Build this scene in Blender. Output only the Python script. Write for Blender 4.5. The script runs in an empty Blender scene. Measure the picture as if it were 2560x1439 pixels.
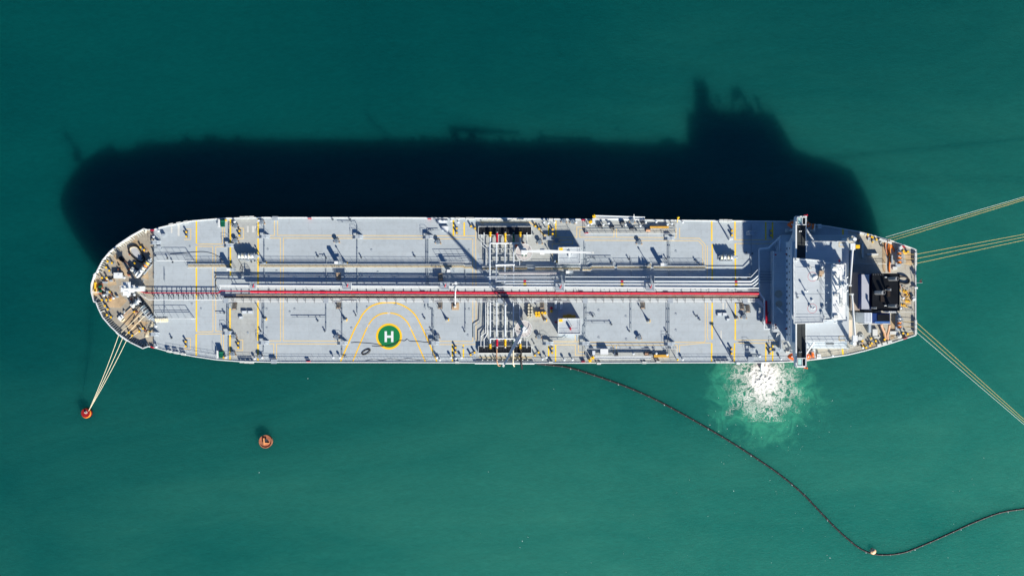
import bpy, bmesh, math, random
from mathutils import Vector, noise
random.seed(7)
R = math.radians
C = bpy.context.scene.collection
CAM_H, DZ, F = 381.0, 16.0, 2750.0        # camera height, main deck height above the water, focal length in photo pixels

def Z3(px, py, z):
    s = (CAM_H - z) / F
    return Vector(((px - 1280) * s, -(py - 720) * s, z))
def P(px, py, h=0.0): return Z3(px, py, DZ + h)       # a point h metres above the main deck
def W_(px, py, z=0.0): return Z3(px, py, z)           # a point z metres above the water
def U(px, h=0.0): return px * (CAM_H - DZ - h) / F    # photo pixels to metres at that height

# ------------------------------------------------------------------ materials
MATS = {}
def mat(name, col, rough=0.55, var=0.12, rust=0.0, scale=1.0, metal=0.0, dirt=0.0, spec=0.35, rustcol=(0.20, 0.085, 0.03)):
    if name in MATS: return MATS[name]
    col = (col[0] * 0.935, col[1] * 1.0, min(0.92, col[2] * 1.02))
    m = bpy.data.materials.new(name); m.use_nodes = True
    nt = m.node_tree; n = nt.nodes; l = nt.links
    b = n['Principled BSDF']
    b.inputs['Roughness'].default_value = rough
    b.inputs['Metallic'].default_value = metal
    b.inputs['Specular IOR Level'].default_value = spec
    geo = n.new('ShaderNodeNewGeometry')
    no = n.new('ShaderNodeTexNoise'); no.inputs['Scale'].default_value = 0.35 * scale; no.inputs['Detail'].default_value = 8; no.inputs['Roughness'].default_value = 0.65
    l.new(geo.outputs['Position'], no.inputs['Vector'])
    mr = n.new('ShaderNodeMapRange'); mr.inputs[1].default_value = 0.3; mr.inputs[2].default_value = 0.7
    mr.inputs[3].default_value = 1 - var; mr.inputs[4].default_value = 1 + var
    l.new(no.outputs['Fac'], mr.inputs[0])
    mx = n.new('ShaderNodeMix'); mx.data_type = 'RGBA'; mx.blend_type = 'MULTIPLY'; mx.inputs[0].default_value = 1
    mx.inputs[6].default_value = (*col, 1)
    l.new(mr.outputs[0], mx.inputs[7])
    out = mx.outputs[2]
    if dirt > 0:
        nd = n.new('ShaderNodeTexNoise'); nd.inputs['Scale'].default_value = 1.7 * scale; nd.inputs['Detail'].default_value = 6; nd.inputs['Roughness'].default_value = 0.7
        l.new(geo.outputs['Position'], nd.inputs['Vector'])
        rp = n.new('ShaderNodeMapRange'); rp.inputs[1].default_value = 0.48; rp.inputs[2].default_value = 0.72; rp.inputs[3].default_value = 0; rp.inputs[4].default_value = dirt
        l.new(nd.outputs['Fac'], rp.inputs[0])
        m2 = n.new('ShaderNodeMix'); m2.data_type = 'RGBA'; m2.inputs[7].default_value = (0.13, 0.11, 0.09, 1)
        l.new(rp.outputs[0], m2.inputs[0]); l.new(out, m2.inputs[6]); out = m2.outputs[2]
    if rust > 0:
        nr = n.new('ShaderNodeTexNoise'); nr.inputs['Scale'].default_value = 0.9 * scale; nr.inputs['Detail'].default_value = 9; nr.inputs['Roughness'].default_value = 0.72
        nr.inputs['Distortion'].default_value = 0.6
        l.new(geo.outputs['Position'], nr.inputs['Vector'])
        rp = n.new('ShaderNodeMapRange'); rp.inputs[1].default_value = 0.68 - 0.22 * rust; rp.inputs[2].default_value = 0.80 - 0.12 * rust; rp.inputs[3].default_value = 0; rp.inputs[4].default_value = min(1, 0.35 + rust * 0.6)
        l.new(nr.outputs['Fac'], rp.inputs[0])
        m3 = n.new('ShaderNodeMix'); m3.data_type = 'RGBA'; m3.inputs[7].default_value = (*rustcol, 1)
        l.new(rp.outputs[0], m3.inputs[0]); l.new(out, m3.inputs[6]); out = m3.outputs[2]
    l.new(out, b.inputs['Base Color'])
    MATS[name] = m
    return m

def deck_mat(name, col, var, rust, dirt, seam=True, rustcol=(0.30, 0.16, 0.07)):
    m = mat(name, col, 0.42, var, rust, 0.5, 0, dirt, 0.6, rustcol)
    nt = m.node_tree; n = nt.nodes; l = nt.links; b = n['Principled BSDF']
    src = b.inputs['Base Color'].links[0].from_socket
    # faint weld seams between the deck plates, and long cloudy wear
    geo = n.new('ShaderNodeNewGeometry')
    br = n.new('ShaderNodeTexBrick'); br.offset = 0.5
    br.inputs['Scale'].default_value = 1.0; br.inputs['Mortar Size'].default_value = 0.035; br.inputs['Mortar Smooth'].default_value = 0.3
    br.inputs['Brick Width'].default_value = 9.0; br.inputs['Row Height'].default_value = 2.4
    br.inputs['Color1'].default_value = (1.03, 1.03, 1.03, 1); br.inputs['Color2'].default_value = (0.965, 0.97, 0.975, 1); br.inputs['Mortar'].default_value = (0.80, 0.80, 0.80, 1)
    l.new(geo.outputs['Position'], br.inputs['Vector'])
    mx = n.new('ShaderNodeMix'); mx.data_type = 'RGBA'; mx.blend_type = 'MULTIPLY'; mx.inputs[0].default_value = 1 if seam else 0.5
    l.new(src, mx.inputs[6]); l.new(br.outputs['Color'], mx.inputs[7])
    nz = n.new('ShaderNodeTexNoise'); nz.inputs['Scale'].default_value = 0.05; nz.inputs['Detail'].default_value = 5
    l.new(geo.outputs['Position'], nz.inputs['Vector'])
    mr = n.new('ShaderNodeMapRange'); mr.inputs[1].default_value = 0.35; mr.inputs[2].default_value = 0.65; mr.inputs[3].default_value = 0.96; mr.inputs[4].default_value = 1.04
    l.new(nz.outputs['Fac'], mr.inputs[0])
    m2 = n.new('ShaderNodeMix'); m2.data_type = 'RGBA'; m2.blend_type = 'MULTIPLY'; m2.inputs[0].default_value = 1
    l.new(mx.outputs[2], m2.inputs[6]); l.new(mr.outputs[0], m2.inputs[7])
    l.new(m2.outputs[2], b.inputs['Base Color'])
    return m

deckm   = deck_mat('deck_grey_paint', (0.405, 0.445, 0.48), 0.045, 0.10, 0.16)
foredk  = deck_mat('worn_forecastle_paint', (0.36, 0.32, 0.26), 0.24, 0.58, 0.42, rustcol=(0.38, 0.21, 0.08))
manidk  = deck_mat('worn_manifold_paint', (0.40, 0.41, 0.40), 0.10, 0.25, 0.25)
aftdk   = deck_mat('worn_aft_paint', (0.42, 0.39, 0.33), 0.12, 0.55, 0.35)
rustdk  = deck_mat('rust_streaked_paint', (0.36, 0.31, 0.25), 0.2, 0.85, 0.5)
topdk   = deck_mat('roof_grey_paint', (0.47, 0.505, 0.54), 0.06, 0.05, 0.06)
white   = mat('white_paint', (0.70, 0.71, 0.72), 0.4, 0.04, 0.10, 1)
whiteR  = mat('weathered_white_paint', (0.60, 0.60, 0.58), 0.5, 0.08, 0.35, 1.2)
pipem   = mat('pipe_grey_paint', (0.62, 0.65, 0.69), 0.35, 0.06, 0.12, 1)
pipeg   = mat('pipe_dull_paint', (0.20, 0.24, 0.29), 0.45, 0.1, 0.2, 1)
greym   = mat('fitting_grey_paint', (0.34, 0.38, 0.43), 0.5, 0.08, 0.15)
darkm   = mat('dark_steel', (0.05, 0.055, 0.065), 0.5, 0.3, 0.1)
blackm  = mat('black_paint', (0.008, 0.009, 0.011), 0.32, 0.4, 0)
wingm   = mat('dark_wing_coating', (0.028, 0.033, 0.036), 0.6, 0.2, 0, 1)
redm    = mat('red_paint', (0.50, 0.012, 0.035), 0.45, 0.25, 0.30, 2.0, rustcol=(0.16, 0.02, 0.02))
yellow  = mat('yellow_paint', (0.86, 0.50, 0.02), 0.5, 0.08, 0.12, 1.5)
markY   = mat('yellow_deck_marking', (0.88, 0.56, 0.03), 0.6, 0.12, 0.30, 1.3, rustcol=(0.62, 0.50, 0.24))
markF   = mat('faded_yellow_marking', (0.72, 0.52, 0.23), 0.6, 0.08, 0.45, 1.6, rustcol=(0.45, 0.42, 0.36))
green   = mat('green_paint', (0.005, 0.17, 0.055), 0.5, 0.06, 0)
greenM  = mat('green_machinery_paint', (0.004, 0.09, 0.05), 0.4, 0.2, 0.15)
bluem   = mat('blue_paint', (0.008, 0.03, 0.13), 0.45, 0.25, 0)
orange  = mat('orange_shell', (0.85, 0.13, 0.02), 0.4, 0.08, 0.05)
ropeO   = mat('orange_rope', (0.80, 0.22, 0.03), 0.8, 0.2, 0, 3)
ropeY   = mat('yellow_rope', (0.78, 0.56, 0.20), 0.8, 0.12, 0, 3)
ropeW   = mat('pale_rope', (0.72, 0.76, 0.66), 0.8, 0.1, 0, 3)
ropeC   = mat('cream_rope', (0.76, 0.66, 0.48), 0.8, 0.12, 0, 3)
ropeB   = mat('black_rubber', (0.018, 0.016, 0.018), 0.6, 0.3, 0, 2)
ropeT   = mat('brown_hose', (0.42, 0.24, 0.15), 0.7, 0.2, 0.2, 2)
silver  = mat('steel_exhaust', (0.34, 0.34, 0.35), 0.35, 0.15, 0.1, 2, 0.25)
taupe   = mat('taupe_deck_paint', (0.33, 0.27, 0.23), 0.6, 0.1, 0.1)
lilac   = mat('casing_grey_paint', (0.40, 0.41, 0.47), 0.5, 0.04, 0.03)
wallm   = mat('wall_white_paint', (0.66, 0.70, 0.76), 0.5, 0.04, 0.08)
glass   = mat('dark_window_glass', (0.02, 0.03, 0.045), 0.08, 0.1, 0, spec=0.8)
aqua    = mat('pale_aqua_canopy', (0.42, 0.60, 0.58), 0.25, 0.1, 0)
hullm   = mat('hull_black_paint', (0.025, 0.03, 0.045), 0.45, 0.2, 0.15)
bootm   = mat('red_bottom_paint', (0.10, 0.02, 0.018), 0.6, 0.2, 0.15)
rusty   = mat('rusty_steel', (0.36, 0.13, 0.07), 0.8, 0.35, 0.7, 2.5, rustcol=(0.09, 0.025, 0.015))
redb    = mat('red_buoy_paint', (0.27, 0.008, 0.010), 0.5, 0.2, 0.2, 2)
orgb    = mat('orange_buoy_paint', (0.80, 0.20, 0.02), 0.5, 0.1, 0.1, 2)
peach   = mat('peach_float_shell', (0.80, 0.50, 0.30), 0.5, 0.15, 0.3, 3)
wood    = mat('weathered_wood', (0.42, 0.30, 0.20), 0.8, 0.25, 0.2, 3)
tarp    = mat('amber_tarpaulin', (0.62, 0.33, 0.04), 0.7, 0.15, 0.2, 2)

# ------------------------------------------------------------------ mesh builder
class MB:
    def __init__(s): s.v = []; s.f = []; s.m = []; s.sm = []; s.mi = 0
    def _add(s, vs, fs, smooth=False):
        o = len(s.v); s.v += [Vector(v) for v in vs]
        for f in fs: s.f.append([i + o for i in f]); s.m.append(s.mi); s.sm.append(smooth)
    def box(s, c, size, rz=0.0, ry=0.0):
        x, y, z = size[0] / 2, size[1] / 2, size[2] / 2
        c = Vector(c); cr, sr = math.cos(rz), math.sin(rz); cy, sy = math.cos(ry), math.sin(ry)
        vs = []
        for dz in (-z, z):
            for dx, dy in ((-x, -y), (x, -y), (x, y), (-x, y)):
                a, b, d = dx * cy + dz * sy, dy, -dx * sy + dz * cy
                vs.append(c + Vector((a * cr - b * sr, a * sr + b * cr, d)))
        s._add(vs, [(3, 2, 1, 0), (4, 5, 6, 7), (0, 1, 5, 4), (1, 2, 6, 5), (2, 3, 7, 6), (3, 0, 4, 7)])
        return s
    def rect(s, x0, y0, x1, y1, h0, h1, base=DZ):
        """a box whose TOP face covers the photo rectangle, from h0 to h1 above base"""
        a = Z3(x0, y0, base + h1); b = Z3(x1, y1, base + h1)
        return s.box(((a.x + b.x) / 2, (a.y + b.y) / 2, base + (h0 + h1) / 2), (abs(b.x - a.x), abs(b.y - a.y), h1 - h0))
    def prism(s, pts, z0, z1):
        """pts: world xy of the top; vertical walls"""
        n = len(pts)
        area = sum(pts[i][0] * pts[(i + 1) % n][1] - pts[(i + 1) % n][0] * pts[i][1] for i in range(n))
        if area < 0: pts = list(reversed(pts))
        vs = [Vector((p[0], p[1], z0)) for p in pts] + [Vector((p[0], p[1], z1)) for p in pts]
        s._add(vs, [list(range(n - 1, -1, -1)), list(range(n, 2 * n))] + [(i, (i + 1) % n, (i + 1) % n + n, i + n) for i in range(n)])
        return s
    def poly(s, pxs, h0, h1, base=DZ):
        return s.prism([tuple(Z3(x, y, base + h1)[:2]) for x, y in pxs], base + h0, base + h1)
    def cyl(s, c, r, z0, z1, n=16, r2=None, smooth=True):
        r2 = r if r2 is None else r2
        b = [Vector((c[0] + r * math.cos(2 * math.pi * i / n), c[1] + r * math.sin(2 * math.pi * i / n), z0)) for i in range(n)]
        t = [Vector((c[0] + r2 * math.cos(2 * math.pi * i / n), c[1] + r2 * math.sin(2 * math.pi * i / n), z1)) for i in range(n)]
        s._add(b + t, [(i, (i + 1) % n, (i + 1) % n + n, i + n) for i in range(n)], smooth)
        s._add(t, [list(range(n))]); s._add(b, [list(range(n - 1, -1, -1))])
        return s
    def ring(s, c, ri, ro, z0, z1, n=32):
        vs = []
        for r, z in ((ri, z0), (ro, z0), (ro, z1), (ri, z1)):
            vs += [Vector((c[0] + r * math.cos(2 * math.pi * i / n), c[1] + r * math.sin(2 * math.pi * i / n), z)) for i in range(n)]
        fs = []
        for k in range(4):
            for i in range(n):
                j = (i + 1) % n; a, b = k * n, ((k + 1) % 4) * n
                fs.append((a + i, a + j, b + j, b + i))
        s._add(vs, fs); return s
    def tube(s, pts, r, n=8, r2=None, closed=False):
        pts = [Vector(p) for p in pts]; N = len(pts); vs = []
        r2 = r if r2 is None else r2
        for i, p in enumerate(pts):
            if closed: t = pts[(i + 1) % N] - pts[i - 1]
            elif i == 0: t = pts[1] - pts[0]
            elif i == N - 1: t = pts[-1] - pts[-2]
            else: t = (pts[i + 1] - p).normalized() + (p - pts[i - 1]).normalized()
            if t.length < 1e-6: t = Vector((1, 0, 0))
            t.normalize()
            up = Vector((0, 0, 1)) if abs(t.z) < 0.95 else Vector((0, 1, 0))
            a = t.cross(up).normalized(); b = a.cross(t).normalized()
            rr = r + (r2 - r) * i / max(1, N - 1)
            k = 1.0
            if 0 < i < N - 1 and not closed:
                d = (pts[i + 1] - p).normalized().dot((p - pts[i - 1]).normalized()); k = 1 / max(0.5, math.sqrt(max(0.0, (1 + d) / 2)))
            for q in range(n):
                an = 2 * math.pi * q / n
                vs.append(p + a * (math.cos(an) * rr * k) + b * (math.sin(an) * rr))
        fs = []
        for i in range(N if closed else N - 1):
            for q in range(n):
                j = (i + 1) % N
                fs.append((i * n + q, j * n + q, j * n + (q + 1) % n, i * n + (q + 1) % n))
        s._add(vs, fs, True)
        if not closed:
            s._add(vs[:n], [list(range(n))]); s._add(vs[-n:], [list(range(n - 1, -1, -1))])
        return s
    def cylx(s, a, b, r, n=12, r2=None): return s.tube([a, b], r, n, r2)
    def ball(s, c, r, n=12, sz=1.0, zmin=-1):
        vs = []; fs = []; M = n // 2
        for i in range(M + 1):
            ph = math.pi * i / M
            for q in range(n):
                an = 2 * math.pi * q / n
                vs.append(Vector((c[0] + r * math.sin(ph) * math.cos(an), c[1] + r * math.sin(ph) * math.sin(an), c[2] + max(zmin, math.cos(ph)) * r * sz)))
        for i in range(M):
            for q in range(n): fs.append((i * n + q, i * n + (q + 1) % n, (i + 1) * n + (q + 1) % n, (i + 1) * n + q)[::-1])
        s._add(vs, fs, True); return s
    def strip(s, pts, w, z, th=0.0):
        """flat painted line on world points"""
        pts = [Vector((p[0], p[1], 0)) for p in pts]; N = len(pts); L = []; Rr = []
        for i, p in enumerate(pts):
            d1 = (pts[i] - pts[i - 1]).normalized() if i else (pts[1] - p).normalized()
            d2 = (pts[i + 1] - p).normalized() if i < N - 1 else d1
            t = (d1 + d2)
            t = t.normalized() if t.length > 1e-5 else d1
            nrm = Vector((-t.y, t.x, 0)); k = w / 2 / max(0.4, nrm.dot(Vector((-d1.y, d1.x, 0))))
            L.append(Vector((p.x + nrm.x * k, p.y + nrm.y * k, z))); Rr.append(Vector((p.x - nrm.x * k, p.y - nrm.y * k, z)))
        s._add(L + Rr, [(i, N + i, N + i + 1, i + 1) for i in range(N - 1)])
        return s
    def build(s, name, mats, parent=None, origin=None, label=None):
        if not isinstance(mats, (list, tuple)): mats = [mats]
        if origin is None:
            if parent is not None: origin = Vector(parent['_w'])
            else: origin = Vector((sum(v.x for v in s.v) / len(s.v), sum(v.y for v in s.v) / len(s.v), min(v.z for v in s.v)))
        origin = Vector(origin)
        me = bpy.data.meshes.new(name)
        me.from_pydata([v - origin for v in s.v], [], s.f)
        for m in mats: me.materials.append(m)
        me.polygons.foreach_set('material_index', s.m); me.polygons.foreach_set('use_smooth', s.sm)
        me.update()
        o = bpy.data.objects.new(name, me); C.objects.link(o)
        o['_w'] = list(origin)
        if parent is not None: o.parent = parent; o.location = origin - Vector(parent['_w'])
        else: o.location = origin
        if label: o['label'] = label
        return o
    def m_(s, i): s.mi = i; return s

def empty(name, loc, parent=None):
    o = bpy.data.objects.new(name, None); C.objects.link(o); o['_w'] = list(loc); o.empty_display_size = 0.5
    if parent is not None: o.parent = parent; o.location = Vector(loc) - Vector(parent['_w'])
    else: o.location = Vector(loc)
    return o
def tag(o, label=None, cat=None, group=None, kind=None):
    if label: o['label'] = label
    if cat: o['category'] = cat
    if group: o['group'] = group
    if kind: o['kind'] = kind
    return o
KIDS = {}
def kids(o): return [c for c in C.objects if c.parent == o] if o.name not in KIDS else KIDS[o.name]
def clone(src, loc, rz=0.0, parent=None, scale=None, cat=True):
    KIDS.setdefault(src.name, kids(src))
    c = src.copy(); C.objects.link(c); c['_w'] = list(loc)
    c.parent = parent
    c.location = Vector(loc) - Vector(parent['_w']) if parent is not None else Vector(loc)
    c.rotation_euler = (0, 0, rz)
    if scale: c.scale = scale
    for k in KIDS[src.name]:
        d = k.copy(); C.objects.link(d); d.parent = c
    return c
def smoothpts(pts, k=6, closed=False):
    out = []; n = len(pts)
    rng = range(n if closed else n - 1)
    for i in rng:
        g = (lambda j: Vector(pts[j % n])) if closed else (lambda j: Vector(pts[min(max(j, 0), n - 1)]))
        p0, p1, p2, p3 = g(i - 1), g(i), g(i + 1), g(i + 2)
        for q in range(k):
            t = q / k
            out.append(0.5 * ((2 * p1) + (p2 - p0) * t + (2 * p0 - 5 * p1 + 4 * p2 - p3) * t * t + (3 * p1 - p0 - 3 * p2 + p3) * t * t * t))
    if not closed: out.append(Vector(pts[-1]))
    return out
# ------------------------------------------------------------------ camera, light, sky
cd = bpy.data.cameras.new('camera'); cam = bpy.data.objects.new('camera', cd); C.objects.link(cam)
cam.location = (0, 0, CAM_H); cam.rotation_euler = (0, 0, 0)
cd.sensor_width = 36; cd.lens = 36 * F / 2560; cd.clip_start = 1; cd.clip_end = 20000
cd.shift_y = 0.0
bpy.context.scene.camera = cam
sdir = Vector((117, -204, 0)).normalized()
elev = math.atan(0.505)
sdir = Vector((sdir.x * math.cos(elev), sdir.y * math.cos(elev), math.sin(elev)))
ld = bpy.data.lights.new('sun', 'SUN'); sun = bpy.data.objects.new('sun', ld); C.objects.link(sun)
sun.rotation_euler = sdir.to_track_quat('Z', 'Y').to_euler(); sun.location = (0, 0, 120)
ld.energy = 5.0; ld.angle = R(0.9); ld.color = (1.0, 0.90, 0.77)
w = bpy.data.worlds.new('World'); bpy.context.scene.world = w; w.use_nodes = True
sky = w.node_tree.nodes.new('ShaderNodeTexSky'); sky.sky_type = 'NISHITA'; sky.sun_disc = False
sky.sun_elevation = elev; sky.sun_rotation = math.atan2(sdir.x, sdir.y); sky.ozone_density = 9.0; sky.dust_density = 0.2; sky.air_density = 1.0
bg = w.node_tree.nodes['Background']; bg.inputs['Strength'].default_value = 0.05
w.node_tree.links.new(sky.outputs[0], bg.inputs[0])
vs_ = bpy.context.scene.view_settings; vs_.view_transform = 'Standard'; vs_.look = 'None'; vs_.exposure = 0.92; vs_.gamma = 1

# ------------------------------------------------------------------ water
FOAM_C = W_(1908, 948)
def water_material():
    m = bpy.data.materials.new('green_sea_water'); m.use_nodes = True
    nt = m.node_tree; n = nt.nodes; l = nt.links; b = n['Principled BSDF']
    geo = n.new('ShaderNodeNewGeometry')
    # cloudy variation of the silt in the water
    mp = n.new('ShaderNodeMapping'); mp.inputs['Scale'].default_value = (0.006, 0.012, 0); mp.inputs['Rotation'].default_value = (0, 0, R(25))
    l.new(geo.outputs['Position'], mp.inputs['Vector'])
    n1 = n.new('ShaderNodeTexNoise'); n1.inputs['Scale'].default_value = 1; n1.inputs['Detail'].default_value = 8; n1.inputs['Roughness'].default_value = 0.6; n1.inputs['Distortion'].default_value = 1.2
    l.new(mp.outputs[0], n1.inputs['Vector'])
    cr = n.new('ShaderNodeValToRGB'); e = cr.color_ramp.elements
    e[0].position = 0.32; e[0].color = (0.0002, 0.047, 0.050, 1); e[1].position = 0.70; e[1].color = (0.0006, 0.058, 0.058, 1)
    l.new(n1.outputs['Fac'], cr.inputs[0])
    # aerated water round the discharge: bright turquoise clouds of bubbles
    sub = n.new('ShaderNodeVectorMath'); sub.operation = 'SUBTRACT'; sub.inputs[1].default_value = (FOAM_C.x, FOAM_C.y - 2, 0)
    l.new(geo.outputs['Position'], sub.inputs[0])
    nv = n.new('ShaderNodeTexNoise'); nv.inputs['Scale'].default_value = 0.16; nv.inputs['Detail'].default_value = 9; nv.inputs['Roughness'].default_value = 0.68; nv.inputs['Distortion'].default_value = 0.8
    l.new(geo.outputs['Position'], nv.inputs['Vector'])
    ln = n.new('ShaderNodeVectorMath'); ln.operation = 'LENGTH'; l.new(sub.outputs[0], ln.inputs[0])
    fall = n.new('ShaderNodeMapRange'); fall.interpolation_type = 'SMOOTHSTEP'
    fall.inputs[1].default_value = 7; fall.inputs[2].default_value = 31; fall.inputs[3].default_value = 0.31; fall.inputs[4].default_value = -0.22
    l.new(ln.outputs['Value'], fall.inputs[0])
    ad = n.new('ShaderNodeMath'); ad.operation = 'ADD'; l.new(nv.outputs['Fac'], ad.inputs[0]); l.new(fall.outputs[0], ad.inputs[1])
    am = n.new('ShaderNodeMapRange'); am.interpolation_type = 'SMOOTHSTEP'; am.inputs[1].default_value = 0.42; am.inputs[2].default_value = 0.95; am.inputs[4].default_value = 1.0
    l.new(ad.outputs[0], am.inputs[0])
    mx = n.new('ShaderNodeMix'); mx.data_type = 'RGBA'; mx.inputs[7].default_value = (0.0015, 0.135, 0.11, 1)
    l.new(am.outputs[0], mx.inputs[0]); l.new(cr.outputs[0], mx.inputs[6])
    # silt streaks, plus small mottling painted in for the play of light on ripples
    mp2 = n.new('ShaderNodeMapping'); mp2.inputs['Scale'].default_value = (0.05, 0.22, 0); mp2.inputs['Rotation'].default_value = (0, 0, R(35))
    l.new(geo.outputs['Position'], mp2.inputs['Vector'])
    n3 = n.new('ShaderNodeTexNoise'); n3.inputs['Scale'].default_value = 1; n3.inputs['Detail'].default_value = 7; n3.inputs['Roughness'].default_value = 0.7
    l.new(mp2.outputs[0], n3.inputs['Vector'])
    mr3 = n.new('ShaderNodeMapRange'); mr3.inputs[1].default_value = 0.3; mr3.inputs[2].default_value = 0.7; mr3.inputs[3].default_value = 0.95; mr3.inputs[4].default_value = 1.05
    l.new(n3.outputs['Fac'], mr3.inputs[0])
    mu = n.new('ShaderNodeMix'); mu.data_type = 'RGBA'; mu.blend_type = 'MULTIPLY'; mu.inputs[0].default_value = 1
    mp5 = n.new('ShaderNodeMapping'); mp5.inputs['Scale'].default_value = (0.35, 0.9, 0); mp5.inputs['Rotation'].default_value = (0, 0, R(-38))
    l.new(geo.outputs['Position'], mp5.inputs['Vector'])
    n5 = n.new('ShaderNodeTexNoise'); n5.inputs['Scale'].default_value = 1; n5.inputs['Detail'].default_value = 6; n5.inputs['Roughness'].default_value = 0.65; n5.inputs['Distortion'].default_value = 0.5
    l.new(mp5.outputs[0], n5.inputs['Vector'])
    mr5 = n.new('ShaderNodeMapRange'); mr5.inputs[1].default_value = 0.3; mr5.inputs[2].default_value = 0.7; mr5.inputs[3].default_value = 0.92; mr5.inputs[4].default_value = 1.08
    l.new(n5.outputs['Fac'], mr5.inputs[0])
    m35 = n.new('ShaderNodeMath'); m35.operation = 'MULTIPLY'; l.new(mr3.outputs[0], m35.inputs[0]); l.new(mr5.outputs[0], m35.inputs[1])
    l.new(mx.outputs[2], mu.inputs[6]); l.new(m35.outputs[0], mu.inputs[7])
    # light scatter painted into the base colour: paler, greener toward the south-east
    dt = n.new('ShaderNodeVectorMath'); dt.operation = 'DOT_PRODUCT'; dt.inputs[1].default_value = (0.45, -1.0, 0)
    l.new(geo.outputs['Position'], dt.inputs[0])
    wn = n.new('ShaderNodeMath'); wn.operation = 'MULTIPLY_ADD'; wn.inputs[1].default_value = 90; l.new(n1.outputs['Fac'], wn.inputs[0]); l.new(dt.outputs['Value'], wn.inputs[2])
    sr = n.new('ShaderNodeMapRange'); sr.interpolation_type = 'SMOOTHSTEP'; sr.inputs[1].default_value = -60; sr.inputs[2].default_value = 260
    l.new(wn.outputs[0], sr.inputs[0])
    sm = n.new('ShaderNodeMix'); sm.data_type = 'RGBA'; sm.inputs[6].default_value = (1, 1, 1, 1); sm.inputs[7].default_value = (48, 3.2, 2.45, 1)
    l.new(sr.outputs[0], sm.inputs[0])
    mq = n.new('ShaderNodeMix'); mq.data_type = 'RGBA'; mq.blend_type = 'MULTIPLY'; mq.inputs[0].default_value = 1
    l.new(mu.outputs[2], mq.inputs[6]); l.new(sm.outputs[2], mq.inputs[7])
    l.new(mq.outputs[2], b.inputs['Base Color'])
    b.subsurface_method = 'BURLEY'
    b.inputs['Subsurface Weight'].default_value = 1.0
    b.inputs['Subsurface Radius'].default_value = (0.6, 1.0, 1.0)
    b.inputs['Subsurface Scale'].default_value = WATER_SSS
    b.inputs['IOR'].default_value = 1.333; b.inputs['Specular IOR Level'].default_value = 0.25
    b.inputs['Roughness'].default_value = WATER_ROUGH
    # small wind ripples and a low swell
    bp = n.new('ShaderNodeBump'); bp.inputs['Strength'].default_value = 0.5; bp.inputs['Distance'].default_value = 0.3
    wv = n.new('ShaderNodeTexNoise'); wv.inputs['Scale'].default_value = 0.9; wv.inputs['Detail'].default_value = 6; wv.inputs['Roughness'].default_value = 0.62
    mp3 = n.new('ShaderNodeMapping'); mp3.inputs['Scale'].default_value = (0.7, 1.6, 1); mp3.inputs['Rotation'].default_value = (0, 0, R(-20))
    l.new(geo.outputs['Position'], mp3.inputs['Vector']); l.new(mp3.outputs[0], wv.inputs['Vector'])
    l.new(wv.outputs['Fac'], bp.inputs['Height']); l.new(bp.outputs[0], b.inputs['Normal'])
    return m
WATER_SSS = 15.0; WATER_ROUGH = 0.30
mb = MB()
S_ = 9000
mb._add([(-S_, -S_, 0), (S_, -S_, 0), (S_, S_, 0), (-S_, S_, 0)], [(0, 1, 2, 3)])
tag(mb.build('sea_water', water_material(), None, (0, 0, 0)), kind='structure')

# ------------------------------------------------------------------ foam of the discharge
def foam_material():
    m = bpy.data.materials.new('white_foam'); m.use_nodes = True
    nt = m.node_tree; n = nt.nodes; l = nt.links; b = n['Principled BSDF']
    b.inputs['Base Color'].default_value = (0.74, 0.78, 0.76, 1); b.inputs['Roughness'].default_value = 0.7; b.inputs['Specular IOR Level'].default_value = 0.2
    at = n.new('ShaderNodeAttribute'); at.attribute_name = 'cover'
    geo = n.new('ShaderNodeNewGeometry')
    nz = n.new('ShaderNodeTexNoise'); nz.inputs['Scale'].default_value = 2.4; nz.inputs['Detail'].default_value = 8; nz.inputs['Roughness'].default_value = 0.7; nz.inputs['Distortion'].default_value = 0.6
    l.new(geo.outputs['Position'], nz.inputs['Vector'])
    # thin lace: distance to the edge of distorted cells
    vn = n.new('ShaderNodeTexNoise'); vn.inputs['Scale'].default_value = 0.5; vn.inputs['Detail'].default_value = 9; vn.inputs['Roughness'].default_value = 0.66; vn.inputs['Distortion'].default_value = 0.9
    l.new(geo.outputs['Position'], vn.inputs['Vector'])
    v1 = n.new('ShaderNodeMath'); v1.operation = 'SUBTRACT'; v1.inputs[1].default_value = 0.5; l.new(vn.outputs['Fac'], v1.inputs[0])
    vo = n.new('ShaderNodeMath'); vo.operation = 'ABSOLUTE'; l.new(v1.outputs[0], vo.inputs[0])
    vm = n.new('ShaderNodeMapRange'); vm.inputs[1].default_value = 0.0; vm.inputs[2].default_value = 0.13; vm.inputs[3].default_value = 0.42; vm.inputs[4].default_value = -0.28
    l.new(vo.outputs[0], vm.inputs[0])
    a1 = n.new('ShaderNodeMath'); a1.operation = 'ADD'; l.new(at.outputs['Fac'], a1.inputs[0]); l.new(vm.outputs[0], a1.inputs[1])
    a2 = n.new('ShaderNodeMath'); a2.operation = 'MULTIPLY_ADD'; a2.inputs[1].default_value = 1.3; a2.inputs[2].default_value = -0.65
    l.new(nz.outputs['Fac'], a2.inputs[0])
    a3 = n.new('ShaderNodeMath'); a3.operation = 'ADD'; l.new(a1.outputs[0], a3.inputs[0]); l.new(a2.outputs[0], a3.inputs[1])
    mr = n.new('ShaderNodeMapRange'); mr.interpolation_type = 'SMOOTHSTEP'; mr.inputs[1].default_value = 0.08; mr.inputs[2].default_value = 1.1
    l.new(a3.outputs[0], mr.inputs[0]); l.new(mr.outputs[0], b.inputs['Alpha'])
    return m
foamm = foam_material()
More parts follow.
